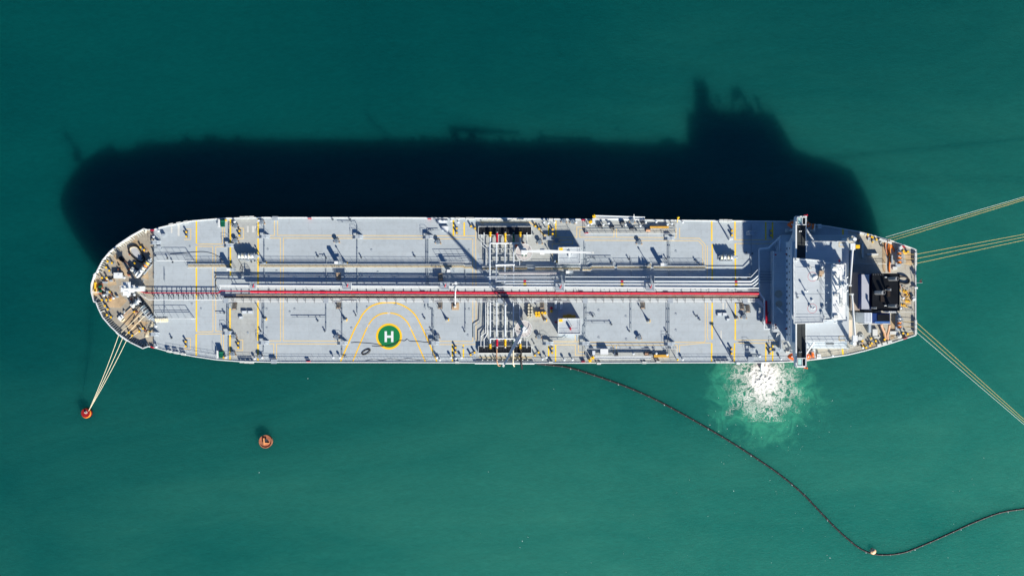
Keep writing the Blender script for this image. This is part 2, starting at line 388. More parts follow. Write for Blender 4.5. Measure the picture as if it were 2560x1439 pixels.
def foam():
    c = W_(1909, 940); st = 0.24; N = 66
    me_v = []; cov = []
    for j in range(-N, N + 1):
        for i in range(-N, N + 1):
            x, y = i * st, j * st
            px = x / (CAM_H / F); dpx = 1909 + px; dpy = 940 - y / (CAM_H / F)
            ax = px / 78.0; dy = (dpy - 962) / 84.0
            an = math.atan2(dy, ax)
            wob = 0.16 * noise.noise(Vector((math.cos(an) * 2.2, math.sin(an) * 2.2, 3.1))) + 0.10 * noise.noise(Vector((math.cos(an) * 6, math.sin(an) * 6, 9.1)))
            r = math.hypot(ax, dy) / (1 + wob * 1.6)
            core = math.hypot((dpx - 1911) / 33.0, (dpy - 942) / 36.0)
            cv = 0.60 - 0.50 * max(0, r - 0.30) / 0.70 + 0.9 * max(0.0, 1.25 - core)
            if r > 1.4: cv = -1
            big = noise.noise(Vector((x * 0.35, y * 0.35, 0.3)))
            cv += 0.22 * big
            hgt = max(0.0, cv) * (0.10 + 0.35 * max(0, 1.3 - core)) * (0.7 + 0.8 * noise.noise(Vector((x * 1.1, y * 1.1, 5))) + 0.5 * noise.noise(Vector((x * 3.1, y * 3.1, 8))))
            me_v.append(c + Vector((x, y, 0.06 + max(0, hgt)))); cov.append(cv)
    m = MB(); m.v = me_v; K = 2 * N + 1
    for j in range(K - 1):
        for i in range(K - 1):
            q = (j * K + i, j * K + i + 1, (j + 1) * K + i + 1, (j + 1) * K + i)
            if max(cov[k] for k in q) > -0.15: m.f.append(q); m.m.append(0); m.sm.append(True)
    o = m.build('foam', foamm, None, c)
    a = o.data.attributes.new('cover', 'FLOAT', 'POINT'); a.data.foreach_set('value', cov)
    tag(o, 'white churning foam where water pours from the tanker side', kind='stuff')
foam()
def flecks():
    m = MB(); rr = random.Random(3)
    def fl(px, py, r):
        c = W_(px, py, 0.05); n = rr.choice((5, 6, 7)); a0 = rr.random() * 6
        el = rr.uniform(0.4, 1.0)
        ps = []
        for k in range(n):
            a = 2 * math.pi * k / n; q = r * rr.uniform(0.6, 1.2)
            x, y = math.cos(a) * q, math.sin(a) * q * el
            ps.append((c.x + x * math.cos(a0) - y * math.sin(a0), c.y + x * math.sin(a0) + y * math.cos(a0)))
        m.prism(ps, 0.02, 0.07)
    for px, py in ((770, 946), (648, 1181), (1221, 1179), (1834, 1227), (2068, 1387), (2075, 1394), (2277, 1379), (1770, 1290), (1478, 1406), (1940, 1228), (1925, 1200), (2048, 1052), (1993, 1064), (1963, 1050), (1797, 1078), (1818, 1072), (1850, 1114), (1775, 1062), (1300, 1368), (1306, 1352), (1320, 1342)):
        fl(px, py, rr.uniform(0.09, 0.16))
    for k in range(60):
        a = rr.gauss(1950, 90); b = 1000 + abs(rr.gauss(60, 90))
        fl(a, b, rr.uniform(0.05, 0.10))
    for k in range(30):
        fl(rr.uniform(1500, 2560), rr.uniform(1180, 1439), rr.uniform(0.04, 0.09))
    for k in range(18):
        fl(rr.uniform(1200, 2560), rr.uniform(930, 1439), rr.uniform(0.04, 0.12))
    tag(m.build('foam_flecks', foamw, None, (0, 0, 0)), 'tiny white foam flecks scattered over the green water', kind='stuff')
foamw = mat('foam_white', (0.8, 0.85, 0.82), 0.7, 0.05)
flecks()

# ------------------------------------------------------------------ the tanker: hull and decks
NORTH = [(228, 711), (235, 690), (241, 681), (246, 671), (257, 650), (274, 630), (295, 612), (326, 591), (359, 572.5), (368, 574.5), (385, 574), (400, 569), (440, 560), (480, 552.5), (560, 546), (660, 544), (1000, 544.5), (1187, 546), (1600, 550), (1960, 554), (2000, 558), (2070, 566), (2150, 580), (2220, 599), (2289, 624)]
SOUTH = [(228, 731), (234, 752), (240, 756), (246, 772), (257, 794), (276, 816), (297, 836), (326, 856), (357, 871), (371, 866), (385, 868.5), (420, 878), (480, 890), (540, 899), (600, 903.5), (700, 905.5), (1000, 906), (1340, 907.5), (1900, 906), (1990, 904), (2050, 897), (2120, 887), (2162, 877), (2224, 859), (2289, 838)]
def yat(line, x):
    for a, b in zip(line, line[1:]):
        if a[0] <= x <= b[0]: return a[1] + (b[1] - a[1]) * (x - a[0]) / max(1e-6, b[0] - a[0])
    return line[0][1] if x < line[0][0] else line[-1][1]
def sect(x0, x1, inset=0.0):
    xs = [x0] + [p[0] for p in NORTH if x0 < p[0] < x1] + [x1]
    xt = [x0] + [p[0] for p in SOUTH if x0 < p[0] < x1] + [x1]
    return [(x, yat(NORTH, x) + inset) for x in xs] + [(x, yat(SOUTH, x) - inset) for x in reversed(xt)]

ship = empty('tanker_ship', Z3(1258, 725, 0.0)); ship.location.z = 0; ship['_w'] = [ship.location.x, ship.location.y, 0.0]
tag(ship, 'long grey deck oil tanker with white bridge, moored in green water', 'tanker')

def hull():
    N = NORTH; S = list(reversed(SOUTH)); out = N + S
    cy = 725
    def ring_(z, bow, stern, side):
        vs = []
        for x, y in out:
            X = x; Y = y
            if x < 520: X = x + bow * (520 - x) / 292.0
            if x > 2050: X = x - stern * (x - 2050) / 240.0; Y = cy + (y - cy) * (1 - 0.45 * (stern / 90) * ((x - 2050) / 240.0))
            Y = cy + (Y - cy) * side if x < 480 else Y
            q = Z3(X, Y, DZ); q.z = z; vs.append(q)
        return vs
    m = MB(); n = len(out)
    lv = [ring_(DZ - 0.02, 0, 0, 1), ring_(DZ - 4, 6, 0, 0.985), ring_(9, 18, 4, 0.96), ring_(4, 30, 20, 0.93), ring_(3.9, 30, 21, 0.93), ring_(-6, 40, 90, 0.9)]
    vs = [v for r in lv for v in r]; fs = []
    m.v = vs
    for k in range(len(lv) - 1):
        for i in range(n):
            j = (i + 1) % n
            m.f.append((k * n + i, (k + 1) * n + i, (k + 1) * n + j, k * n + j)); m.m.append(1 if k >= 3 else 0); m.sm.append(True)
    m.f.append(list(range(n))[::-1]); m.m.append(0); m.sm.append(False)
    m.f.append([(len(lv) - 1) * n + i for i in range(n)]); m.m.append(1); m.sm.append(False)
    m.build('hull', [hullm, bootm], ship)
hull()
def deck(name, x0, x1, mt, h=0.0, inset=0.0, th=0.25):
    MB().poly(sect(x0, x1, inset), h - th + 0.0, h).build(name, mt, ship)
deck('forecastle_deck', 229, 385, foredk, 0.02)
deck('main_deck', 385.05, 2120, deckm, 0.02)
deck('aft_deck', 2120.05, 2289.5, aftdk, 0.02)
def patch(name, pts, mt, h): MB().poly(pts, h - 0.003, h).build(name, mt, ship)
patch('manifold_deck_coating', [(1190, 549), (1462, 551), (1462, 590), (1378, 612), (1378, 655), (1205, 655), (1190, 620)], manidk, 0.026)
patch('manifold_deck_coating', [(1190, 758), (1395, 758), (1395, 840), (1462, 852), (1462, 904), (1190, 903), (1192, 860)], manidk, 0.026)
patch('rusty_deck_coating', [(590, 738), (1895, 738), (1895, 746), (590, 746)], rustdk, 0.028)
patch('worn_deck_coating', [(577, 748), (642, 748), (642, 900), (577, 898)], manidk, 0.026)
patch('worn_deck_coating', [(577, 549), (642, 548), (642, 690), (577, 690)], manidk, 0.026)
patch('worn_deck_coating', [(1462.3, 552), (1690, 553), (1690, 585), (1462.3, 585)], manidk, 0.026)
patch('worn_deck_coating', [(1462.3, 870), (1690, 870), (1690, 904), (1462.3, 904)], manidk, 0.026)
patch('aft_side_coating', [(2016, 862), (2119, 862), (2119, 885), (2050, 894), (2016, 898)], aftdk, 0.026)

# gunwale strip and rails all round
def gunwale():
    m = MB(); g = lambda L: [P(x, y, 0.25) for x, y in L]
    n1 = [p for p in NORTH if p[0] >= 366]; s1 = [p for p in SOUTH if p[0] >= 371]
    for L in (n1, s1):
        L2 = [P(x, y, 0.1) for x, y in L]
        for a, b in zip(L2, L2[1:]):
            d = b - a; m.box((a + b) / 2, (d.length + 0.05, 0.32, 0.3), math.atan2(d.y, d.x))
    a, b = P(2289, 624, 0.1), P(2289, 838, 0.1); m.box((a + b) / 2, (0.3, (a - b).length, 0.3))
    m.build('gunwale', white, ship)
gunwale()
def railing(name, pts, parent=None, post=2.2, mt=None, h=1.05, base=0.02, r=0.035, mid=True, bz=DZ):
    """pts in photo pixels at foot height"""
    m = MB(); L = [Z3(x, y, bz + base) for x, y in pts]
    for a, b in zip(L, L[1:]):
        d = b - a; n = max(1, int(d.length / post))
        for k in range(n + 1):
            q = a + d * k / n
            m.tube([q, q + Vector((0, 0, h))], r, 5)
        m.tube([a + Vector((0, 0, h)), b + Vector((0, 0, h))], r * 1.2, 5)
        if mid: m.tube([a + Vector((0, 0, h * 0.5)), b + Vector((0, 0, h * 0.5))], r * 0.8, 4)
    return m.build(name, mt or white, parent or ship)
railing('deck_railing', [(p[0], p[1] + 1.2) for p in NORTH if 400 <= p[0] <= 1190])
railing('deck_railing', [(p[0], p[1] + 1.2) for p in NORTH if 1340 <= p[0] <= 1960])
railing('deck_railing', [(p[0], p[1] - 1.2) for p in SOUTH if 385 <= p[0] <= 1340])
railing('deck_railing', [(p[0], p[1] - 1.2) for p in SOUTH if 1340 <= p[0] <= 1990])
railing('deck_railing', [(p[0], p[1] + 1.2) for p in NORTH if 2000 <= p[0] <= 2290] + [(2287.5, 640), (2287.5, 820)] + [(p[0], p[1] - 1.2) for p in reversed(SOUTH) if p[0] >= 2050])
railing('inner_rail', [(420, 868), (540, 888), (700, 896), (1190, 897)], h=0.9, r=0.025)
railing('inner_rail', [(1700, 896), (1900, 896)], h=0.9, r=0.025)

# forecastle bulwark with its stays
def bulwark():
    m = MB(); H = 1.5
    L = [(234, 688)] + [p for p in NORTH if 241 <= p[0] <= 368]; L2 = [(234, 754)] + [p for p in SOUTH if 240 <= p[0] <= 371]
    for Ls in (L, L2):
        q = [Z3(x, y, DZ + H) for x, y in Ls]
        for a, b in zip(q, q[1:]):
            d = b - a; c = (a + b) / 2; c.z = DZ + H / 2
            m.box(c, (d.length + 0.08, 0.12, H), math.atan2(d.y, d.x))
            c2 = c.copy(); c2.z = DZ + H + 0.03; m.box(c2, (d.length + 0.1, 0.34, 0.08), math.atan2(d.y, d.x))
    # anchor platform at the stem
    for x0, y0, x1, y1 in ((228, 711, 235, 689), (228, 711, 228, 731), (228, 731, 234, 753)):
        a, b = Z3(x0, y0, DZ + H), Z3(x1, y1, DZ + H); d = b - a; c = (a + b) / 2; c.z = DZ + H / 2
        m.box(c, (d.length + 0.1, 0.14, H), math.atan2(d.y, d.x)); c.z = DZ + H + 0.03; m.box(c, (d.length + 0.1, 0.3, 0.07), math.atan2(d.y, d.x))
    a, b = P(228, 731, 1.2), P(248, 731, 1.2); m.box((a + b) / 2, ((b - a).length, 0.3, 0.3))
    m.build('bulwark', white, ship)
    st = MB()
    for Ls, sg in ((L, 1), (L2, -1)):
        q = [Z3(x, y, DZ + H) for x, y in Ls]
        for a, b in zip(q, q[1:]):
            st = MB(); d = b - a; n = max(1, int(d.length / 0.75)); t = d.normalized()
            nr = Vector((-t.y, t.x, 0)) * (-1 if sg > 0 else 1)
            if nr.dot(Vector((Z3(330, 722, DZ).x - a.x, Z3(330, 722, DZ).y - a.y, 0))) < 0: nr = -nr
            for k in range(n):
                p = a + d * (k + 0.5) / n
                if random.random() < 0.07: continue
                w_ = 0.035
                A = p + nr * 0.05 + t * w_; B = p + nr * 0.05 - t * w_
                dd = nr * 1.35
                z0, z1 = DZ + 0.03, DZ + H
                vs = [Vector((A.x, A.y, z0)), Vector((A.x + dd.x, A.y + dd.y, z0)), Vector((A.x + dd.x, A.y + dd.y, z0 + 0.25)), Vector((A.x + dd.x * 0.15, A.y + dd.y * 0.15, z1)), Vector((A.x, A.y, z1))]
                vs += [v - t * (2 * w_) for v in vs]
                st._add(vs, [(0, 1, 2, 3, 4), (9, 8, 7, 6, 5), (0, 5, 6, 1), (1, 6, 7, 2), (2, 7, 8, 3), (3, 8, 9, 4)])
            if st.v: st.build('bulwark_stay', whiteR, ship)
    
bulwark()

# ------------------------------------------------------------------ painted markings
def lines(name, segs, mt, z=0.032):
    if name == 'yellow_hazard_line':
        for w_, pts in segs: MB().strip([P(x, y, z) for x, y in pts], U(w_), DZ + z).build(name, mt, ship)
        return
    m = MB()
    for w_, pts in segs: m.strip([P(x, y, z) for x, y in pts], U(w_), DZ + z)
    return m.build(name, mt, ship)
lines('yellow_hazard_line', [
    (3.6, [(491, 553), (491, 609)]), (3.6, [(491, 615), (491, 829)]), (3.6, [(490.5, 835), (490.5, 893)]),
    (3.8, [(576, 548), (576, 690)]), (3.8, [(575, 771), (575, 901)]),
    (3.8, [(645.5, 547), (645.5, 590)]), (3.8, [(645.3, 596), (645, 718)]), (3.8, [(645, 750), (644.5, 852)]), (3.8, [(645, 859), (645, 903)]),
    (4, [(1133.5, 551), (1133.5, 591)]), (3.6, [(1160.5, 556), (1160.5, 591)]), (3.6, [(1131, 862), (1131, 904)]), (3.6, [(1158.5, 862), (1158.5, 894)]),
    (3.4, [(1371.5, 563), (1371.5, 590)]), (3.4, [(1389.5, 552), (1389.5, 592)]), (3.4, [(1371.5, 864), (1371.5, 890)]), (3.4, [(1389, 863), (1389, 904)]),
    (3.6, [(1779.5, 552), (1779.5, 603)]), (3.6, [(1780.5, 610), (1780.5, 700)]), (3.6, [(1780.5, 757), (1780, 848)]), (3.6, [(1779.5, 858), (1779, 905)]),
    (3.6, [(1837.5, 552), (1837.5, 600)]), (3.6, [(1838, 609), (1838.5, 700)]), (3.6, [(1838.5, 757), (1838, 850)]), (3.6, [(1836.5, 858), (1835.5, 905)]),
    (3.6, [(1914.5, 555), (1914.5, 600)]), (3.6, [(1931.5, 556), (1931.5, 597)]), (3.6, [(1915, 859), (1914.5, 904)]), (3.6, [(1932, 862), (1931.5, 903)]),
    (4.2, [(2107.5, 574), (2107.5, 587)]), (4.2, [(2106, 872), (2108, 888)]),
], markY)
lines('walkway_line', [
    (1.8, [(491, 610.5), (556, 610.5), (556, 568)]), (1.8, [(491, 616), (532, 616.5), (532.5, 829), (491, 829.5)]), (1.8, [(561.5, 568), (562, 610), (580, 610)]),
    (1.8, [(580, 617), (539.5, 617), (539.5, 828), (562, 829), (575, 829)]), (1.8, [(491, 835), (553, 834.5), (553, 893)]), (1.8, [(559, 895), (559, 835), (565, 835)]),
    (1.8, [(646, 589), (686, 589), (686, 552)]), (1.8, [(694, 552), (694, 588.5), (1187, 590)]), (1.8, [(673, 595.5), (701, 595.5), (701.5, 852), (673, 852)]),
    (1.8, [(1182, 597.5), (708.5, 595.5), (708, 852), (850, 852.5)]), (1.8, [(646, 859), (684.5, 859.5), (684.5, 900)]), (1.8, [(691.5, 900), (691.5, 859.5), (850, 860)]),
    (1.8, [(1182, 597), (1182, 715)]), (1.8, [(1189, 560), (1190, 715)]), (1.8, [(1182, 750), (1182, 853)]), (1.8, [(1190, 750), (1190, 860)]),
    (1.8, [(1098, 853), (1182, 853.5)]), (1.8, [(1098, 861), (1188, 861)]),
    (1.7, [(1380, 593.5), (1442, 593.5), (1442, 568), (1464, 568)]), (1.7, [(1464, 575), (1449.5, 575), (1449.5, 593.5), (1535, 593.5), (1535, 572)]), (1.7, [(1541, 572), (1541, 593.5), (1690, 594.5), (1690, 570)]),
    (1.7, [(1699, 570), (1699, 595.5), (1748, 596), (1763, 612), (1763, 665)]), (1.7, [(1461, 601), (1746, 602), (1757, 614), (1757, 665)]),
    (1.7, [(1380, 600.5), (1432, 600.5), (1432, 610.5), (1380.5, 610.5), (1380.5, 655)]),
    (1.7, [(1768, 700), (1768.5, 614)]),
    (1.7, [(1763, 757), (1763, 852), (1760, 855.5), (1475, 855.5)]), (1.7, [(1769, 757), (1769, 846), (1772, 849.5)]), (1.7, [(1475, 863), (1693, 863), (1693, 880)]), (1.7, [(1699, 880), (1699, 863), (1762, 857), (1780, 857.5)]),
    (1.7, [(1375, 854), (1447, 854), (1447, 838)]), (1.7, [(1438, 838), (1438, 854)]), (1.7, [(1375, 862), (1438, 862), (1438.5, 888), (1462, 888)]), (1.7, [(1446, 862), (1446, 880), (1462, 880)]),
    (1.7, [(1533, 863), (1533, 880)]), (1.7, [(1541, 863), (1541, 880)]),
    (1.8, [(1838, 600), (1925, 600), (1935, 595)]), (1.8, [(1838, 609), (1930, 609)]), (1.8, [(1840, 850.5), (1935, 850.5), (1943, 857)]), (1.8, [(1840, 857.5), (1928, 858), (1945, 866)]),
    (1.7, [(462, 573), (477, 573), (477, 599), (460, 599)]), (1.7, [(460, 846), (476, 846), (476, 872), (460, 872)]),
    (1.7, [(592, 571), (609, 571), (609, 597), (592, 597)]), (1.7, [(590, 850), (607, 850), (607, 876), (590, 876)]),
    (1.7, [(1218, 548), (1330, 548)]), (2.6, [(1200, 556), (1325, 556), (1372, 596)]), (2.6, [(1198, 893), (1330, 893)]), (2.6, [(1206, 898), (1330, 898)]), (4, [(1335, 556), (1362, 592)]),
], markF, 0.034)
for a in ((617, 565, 622, 581), (630, 565, 636, 581), (637, 565, 640, 572), (1801, 826, 1804.5, 860), (1806, 757, 1810, 775), (1815, 757, 1818, 770), (427, 568, 431, 583), (444, 563, 449, 590)):
    MB().rect(*a, 0.03, 0.034).build('pale_paint_patch', mat('pale_primer_patch', (0.58, 0.57, 0.54), 0.6, 0.1, 0.2), ship)

# helicopter winching area
hp = empty('helicopter_landing_mark', P(972.5, 841, 0.03), ship)
c0 = P(972.5, 841, 0.04)
MB().ring(c0, U(27.6), U(32.6), DZ + 0.03, DZ + 0.036, 72).build('yellow_ring', yellow, hp)
MB().cyl(c0, U(27.7), DZ + 0.03, DZ + 0.035, 72).build('green_disc', green, hp)
m = MB(); t_ = 5.8
m.rect(961.5, 828, 961.5 + t_, 855, 0.037, 0.042).rect(983.5 - t_, 828, 983.5, 855, 0.037, 0.042).rect(961.5 + t_ + .02, 838.6, 983.5 - t_ - .02, 844.4, 0.037, 0.042)
m.build('letter_H', white, hp)
def arc(pts, w_, name):
    q = smoothpts([P(x, y, 0.034) for x, y in pts], 8); MB().strip(q, U(w_), DZ + 0.038).build(name, yellow, hp)
arc([(851, 904.5), (885, 826), (896.8, 804), (906, 786.8), (922, 769.6), (943, 759.8), (972, 756.2), (998.5, 760.2), (1022, 772.5), (1038, 788), (1051, 810.6), (1071, 854), (1092.5, 904.5)], 3.4, 'outer_arc')
arc([(881.5, 904.5), (904, 850), (918, 818.5), (930, 800), (943, 789.2), (956, 784), (972, 782.6), (988, 784.6), (1002.5, 791), (1017, 804), (1026, 820), (1043.5, 858), (1063.5, 904.5)], 3.0, 'inner_arc')
def digits(cx, cy, s):
    """the white figures 24 painted on the inner arc"""
    m = MB()
    A = lambda pts: m.strip([P(cx + x * s, cy + y * s, 0) for x, y in pts], U(1.35 * s), DZ + 0.045)
    A([(-4.2, -2.2), (-1.0, -2.2)]); A([(-1.0, -2.6), (-1.0, 0.1)]); A([(-1.0, 0), (-3.8, 2.2)]); A([(-4.4, 2.3), (-0.4, 2.3)])
    A([(2.2, -2.8), (0.6, 0.9)]); A([(0.2, 0.9), (4.4, 0.9)]); A([(3.2, -0.8), (3.2, 2.9)])
    m.build('painted_number', white, hp)
for cx, cy in ((972, 783), (921, 814.5), (1026, 821)): digits(cx, cy, 1.0)
q = [Z3(1905, 903.5, 5.2), Z3(1905.5, 911, 4.6), Z3(1906, 917, 2.6), Z3(1906.5, 920, .2)]
q = [Vector((a.x, a.y - .2, a.z)) for a in q]
tag(MB().tube(smoothpts(q, 5), .35, 10, .9).build('discharge_water', foamw, None), 'white jet of ballast water falling from the hull side into the foam', kind='stuff')
# ------------------------------------------------------------------ pipes along the centre line
def pipe(name, pts, r, mt=None, flanges=0, parent=None, n=8, sup=0, label=None):
    """pts (px, py, h)"""
    L = [P(x, y, h) for x, y, h in pts]
    m = MB().tube(L, r, n)
    if flanges:
        for a, b in zip(L, L[1:]):
            d = b - a; k = int(d.length / flanges)
            for i in range(1, k + 1):
                q = a + d * (i / (k + 1)) ; t = d.normalized() * 0.06
                m.tube([q - t, q + t], r * 1.35, n)
    if sup:
        for a, b in zip(L, L[1:]):
            d = b - a; k = int(d.length / sup)
            if d.length < 1: continue
            for i in range(k + 1):
                q = a + d * ((i + 0.5) / (k + 1))
                hh = q.z - r * 0.6 - DZ
                if hh > 0.12: m.box((q.x, q.y, DZ + hh / 2), (0.16, 0.16, hh))
    return m.build(name, mt or pipem, parent or ship, label=label)

HP = 2.4
pipe('cargo_pipe', [(549, 713, HP), (1195, 716.5, HP), (1897, 720, HP)], 0.22, white, 14, sup=12)
pipe('cargo_pipe', [(549, 724, HP - .1), (551, 717.5, HP - .1), (1195, 721, HP - .1), (1897, 726.5, HP - .1)], 0.12, white, 14)
pipe('fire_main_pipe', [(350, 728, 1.2), (360, 731.5, 1.2), (545, 732.5, 1.2), (549, 729, 2), (553, 726.5, HP), (626, 728, HP)], 0.13, redm, 12, sup=10)
pipe('fire_main_pipe', [(626, 729, HP), (1195, 731.3, HP), (1897, 733.5, HP)], 0.44, redm, 9, n=12, sup=14)
m = MB()
for i in range(57):
    x0 = 590 + i * 22.9; m.rect(x0, 736 + (x0 - 590) * .0018, x0 + 22.4, 739.6 + (x0 - 590) * .0018, 2.1, 2.18)
m.build('grating_walkway', rustdk, ship)
m = MB(); 
for i in range(59):
    x0 = 560 + i * 22.7; m.rect(x0, 741, x0 + 22.3, 745, 0.05, 0.55)
m.build('shade_strip', darkm, ship)  # dark boxes standing in for the shadow band beside the service pipes
# white service pipes and the cross supports, bridged by square platforms
px_ = [565, 815, 1066, 1251, 1463, 1676, 1863]
for a, b in zip([353] + px_, px_ + [1885]):
    x0 = a + (6.5 if a > 353 else 0); x1 = b - (6.5 if b < 1885 else 0)
    if a == 353:
        pipe('service_pipe', [(350, 737, 1.3), (372, 749, 1.3), (x1, 749, 1.3)], 0.11, white, 10, sup=6)
        pipe('service_pipe', [(352, 734, 1.3), (376, 743.5, 1.3), (x1, 743.8, 1.3)], 0.09, pipeg, 10)
        continue
    for y, r in ((746.4, 0.06), (751.4, 0.085), (755, 0.07)): pipe('service_pipe', [(x0, y, 1.3), (x1, y, 1.3)], r, white, 0)
for i in range(58):
    x = 583 + i * 22.6
    if i % 3 == 1: x += 3
    if min(abs(x - q) for q in px_) < 9: continue
    m = MB().rect(x - .8, 735, x + .8, 757, 0.95, 1.1)
    for y in (746, 755): m.box(tuple(P(x, y, 0)[:2]) + (DZ + .5,), (0.16, 0.16, 1.0))
    m.build('pipe_support', darkm, ship)
for i in range(14):
    x = 385 + i * 12.3
    MB().rect(x - .7, 730, x + .7, 750, 0.9, 1.02).box(tuple(P(x, 740, 0)[:2]) + (DZ + .45,), (0.16, 0.16, .9)).build('pipe_support', darkm, ship)
for x in px_:
    m = MB().rect(x - 6, 745.5, x + 6, 758, 1.45, 1.6)
    for dx in (-5, 5):
        for y in (747, 757): q = P(x + dx, y, 0); m.box((q.x, q.y, DZ + .7), (0.12, 0.12, 1.5))
    m.build('crossing_platform', greym, ship)
# main lines to the manifold, bending at both ends
SPL = [1312, 1555, 1840]
mains = [(1225, 693, 0.12, None), (1241, 702, 0.24, redm), (1262.5, 709, 0.24, yellow), (1284, 715.6, 0.22, greenM)]
pipe('small_line', [(1211, 692, 2.2), (1877, 692.5, 2.2), (1887, 682, 2.2), (1894, 674, 2.2)], 0.11, pipem, 14)
pipe('small_line', [(1216, 696, 2.2), (1398, 696, 2.2)], 0.09, pipem, 14)
ends = [(1885, 700, 1896, 688), (1887, 707.5, 1897, 695), (1889, 715, 1897, 705)]
for (x, y, r, cm), e in zip(mains[1:], ends):
    o = pipe('cargo_pipe', [(x, 610, 1.7), (x, y + 1, 1.9), (x + 3.5, y, 2.2), (e[0] - 8, y + 1.5, 2.2), (e[0], y - 4, 2.2), (e[2], e[3], 2.2)], r, pipem, 11, sup=9)
    for s in SPL:
        if s < x: continue
        q = (s, y + (s - x) * .0023)
        MB().tube([P(q[0] - 3.3, q[1], 2.2), P(q[0] + 3.3, q[1], 2.2)], r * 1.14, 10).build('colour_band', cm, o, origin=P(q[0], q[1], 2.2))
pipe('cargo_pipe', [(1224.5, 610, 1.7), (1224.5, 712, 2.0)], 0.26, pipem, 11, sup=9)
# vertical headers next to the bridge front and the short stubs below it
pipe('header_pipe', [(1898, 623, 1.9), (1898, 728, 1.9), (1903, 738, 1.9), (1911, 748, 1.9), (1911, 822, 1.9), (1925, 822, 1.9)], 0.26, pipem, 12, sup=9)
pipe('header_pipe', [(1898, 623, 1.9), (1915, 621, 1.9), (1922, 620, 1.9), (1951, 592, 2.2)], 0.30, pipem, 8)
for y, r in ((679, .12), (686.5, .18), (693, .2), (699.5, .2), (706, .15)): pipe('stub_pipe', [(1900, y, 1.6), (1930, y + .5, 1.6)], r, pipeg, 6)
pipe('drain_pipe', [(1915, 752, 1.2), (1917, 806, 1.2), (1929, 807, 1.2)], 0.4, redm, 5, n=10)
pipe('drain_pipe', [(1922, 780, 1.0), (1917, 790, 1.0)], 0.1, redm)
for k in range(3): pipe('bent_pipe', [(1863, 746.5 + k * 4, 1.3), (1894, 747 + k * 4, 1.3), (1908, 760 + k * 4, 1.3)], 0.12, white, 8)
pipe('riser_pipe', [(1141, 717, HP), (1138.3, 718, HP + .4), (1138, 740, HP + .2), (1138, 764, .6)], 0.22, white, 5)
pipe('riser_pipe', [(1131, 716, HP), (1131, 709, HP), (1140, 708.5, HP)], 0.12, white)
q = P(1141, 708.5, 0); MB().cyl(q, .42, DZ + .05, DZ + 3.2, 14).cyl(q, .5, DZ + 3.2, DZ + 3.3, 14).build('vent_riser', white, ship)
MB().rect(1129.5, 757, 1147.5, 775, .02, .25).rect(1134, 760, 1143, 771, .25, .7).build('pump_bed', wood, ship)
q = P(1138, 766, 0); MB().cyl(q, .45, DZ + .7, DZ + 1.4, 12).cyl(q, .2, DZ + 1.4, DZ + 1.9, 10).build('pump', whiteR, ship)

# raised gangway north of the pipes (yellow-edged), with stairs up and over
def walkway(pts, yel=True, x=None):
    m = MB(); L = [P(a, b, 0.55) for a, b in pts]
    m.strip([(p.x, p.y) for p in L], U(7.5), DZ + 0.50)
    o = m.build('raised_walkway', deckm, ship)
    for s in (-1, 1):
        e = [(a, b + s * 4.6) for a, b in pts]
        k = MB().tube([P(a, b, 0.55) for a, b in e], 0.06, 6).tube([P(a, b, 1.5) for a, b in e], 0.045, 5).tube([P(a, b, 1.05) for a, b in e], 0.03, 5)
        for c, d in zip(e, e[1:]):
            A, B = P(c[0], c[1], 0), P(d[0], d[1], 0); n = max(1, int((B - A).length / 2.4))
            for i in range(n + 1):
                q = A + (B - A) * i / n; k.box((q.x, q.y, DZ + .75), (0.06, 0.06, 1.5))
        k.build('walkway_rail', white, o)
        MB().tube([P(a, b - s * 1.5, 0.53) for a, b in pts], 0.09, 5).build('yellow_edge', markF, o)
walkway([(470, 664.5), (572, 664.5)]); walkway([(650, 664.5), (1157, 665.5), (1163, 668), (1180, 668)])
walkway([(1205, 671), (1318, 671)], False); walkway([(1338, 671.5), (1450, 671.5)], False)
walkway([(1456, 673), (1474, 673), (1482, 668.5), (1536, 668.5)], False); walkway([(1543, 668.5), (1627, 669)], False); walkway([(1634, 669), (1764, 669.5)], False)

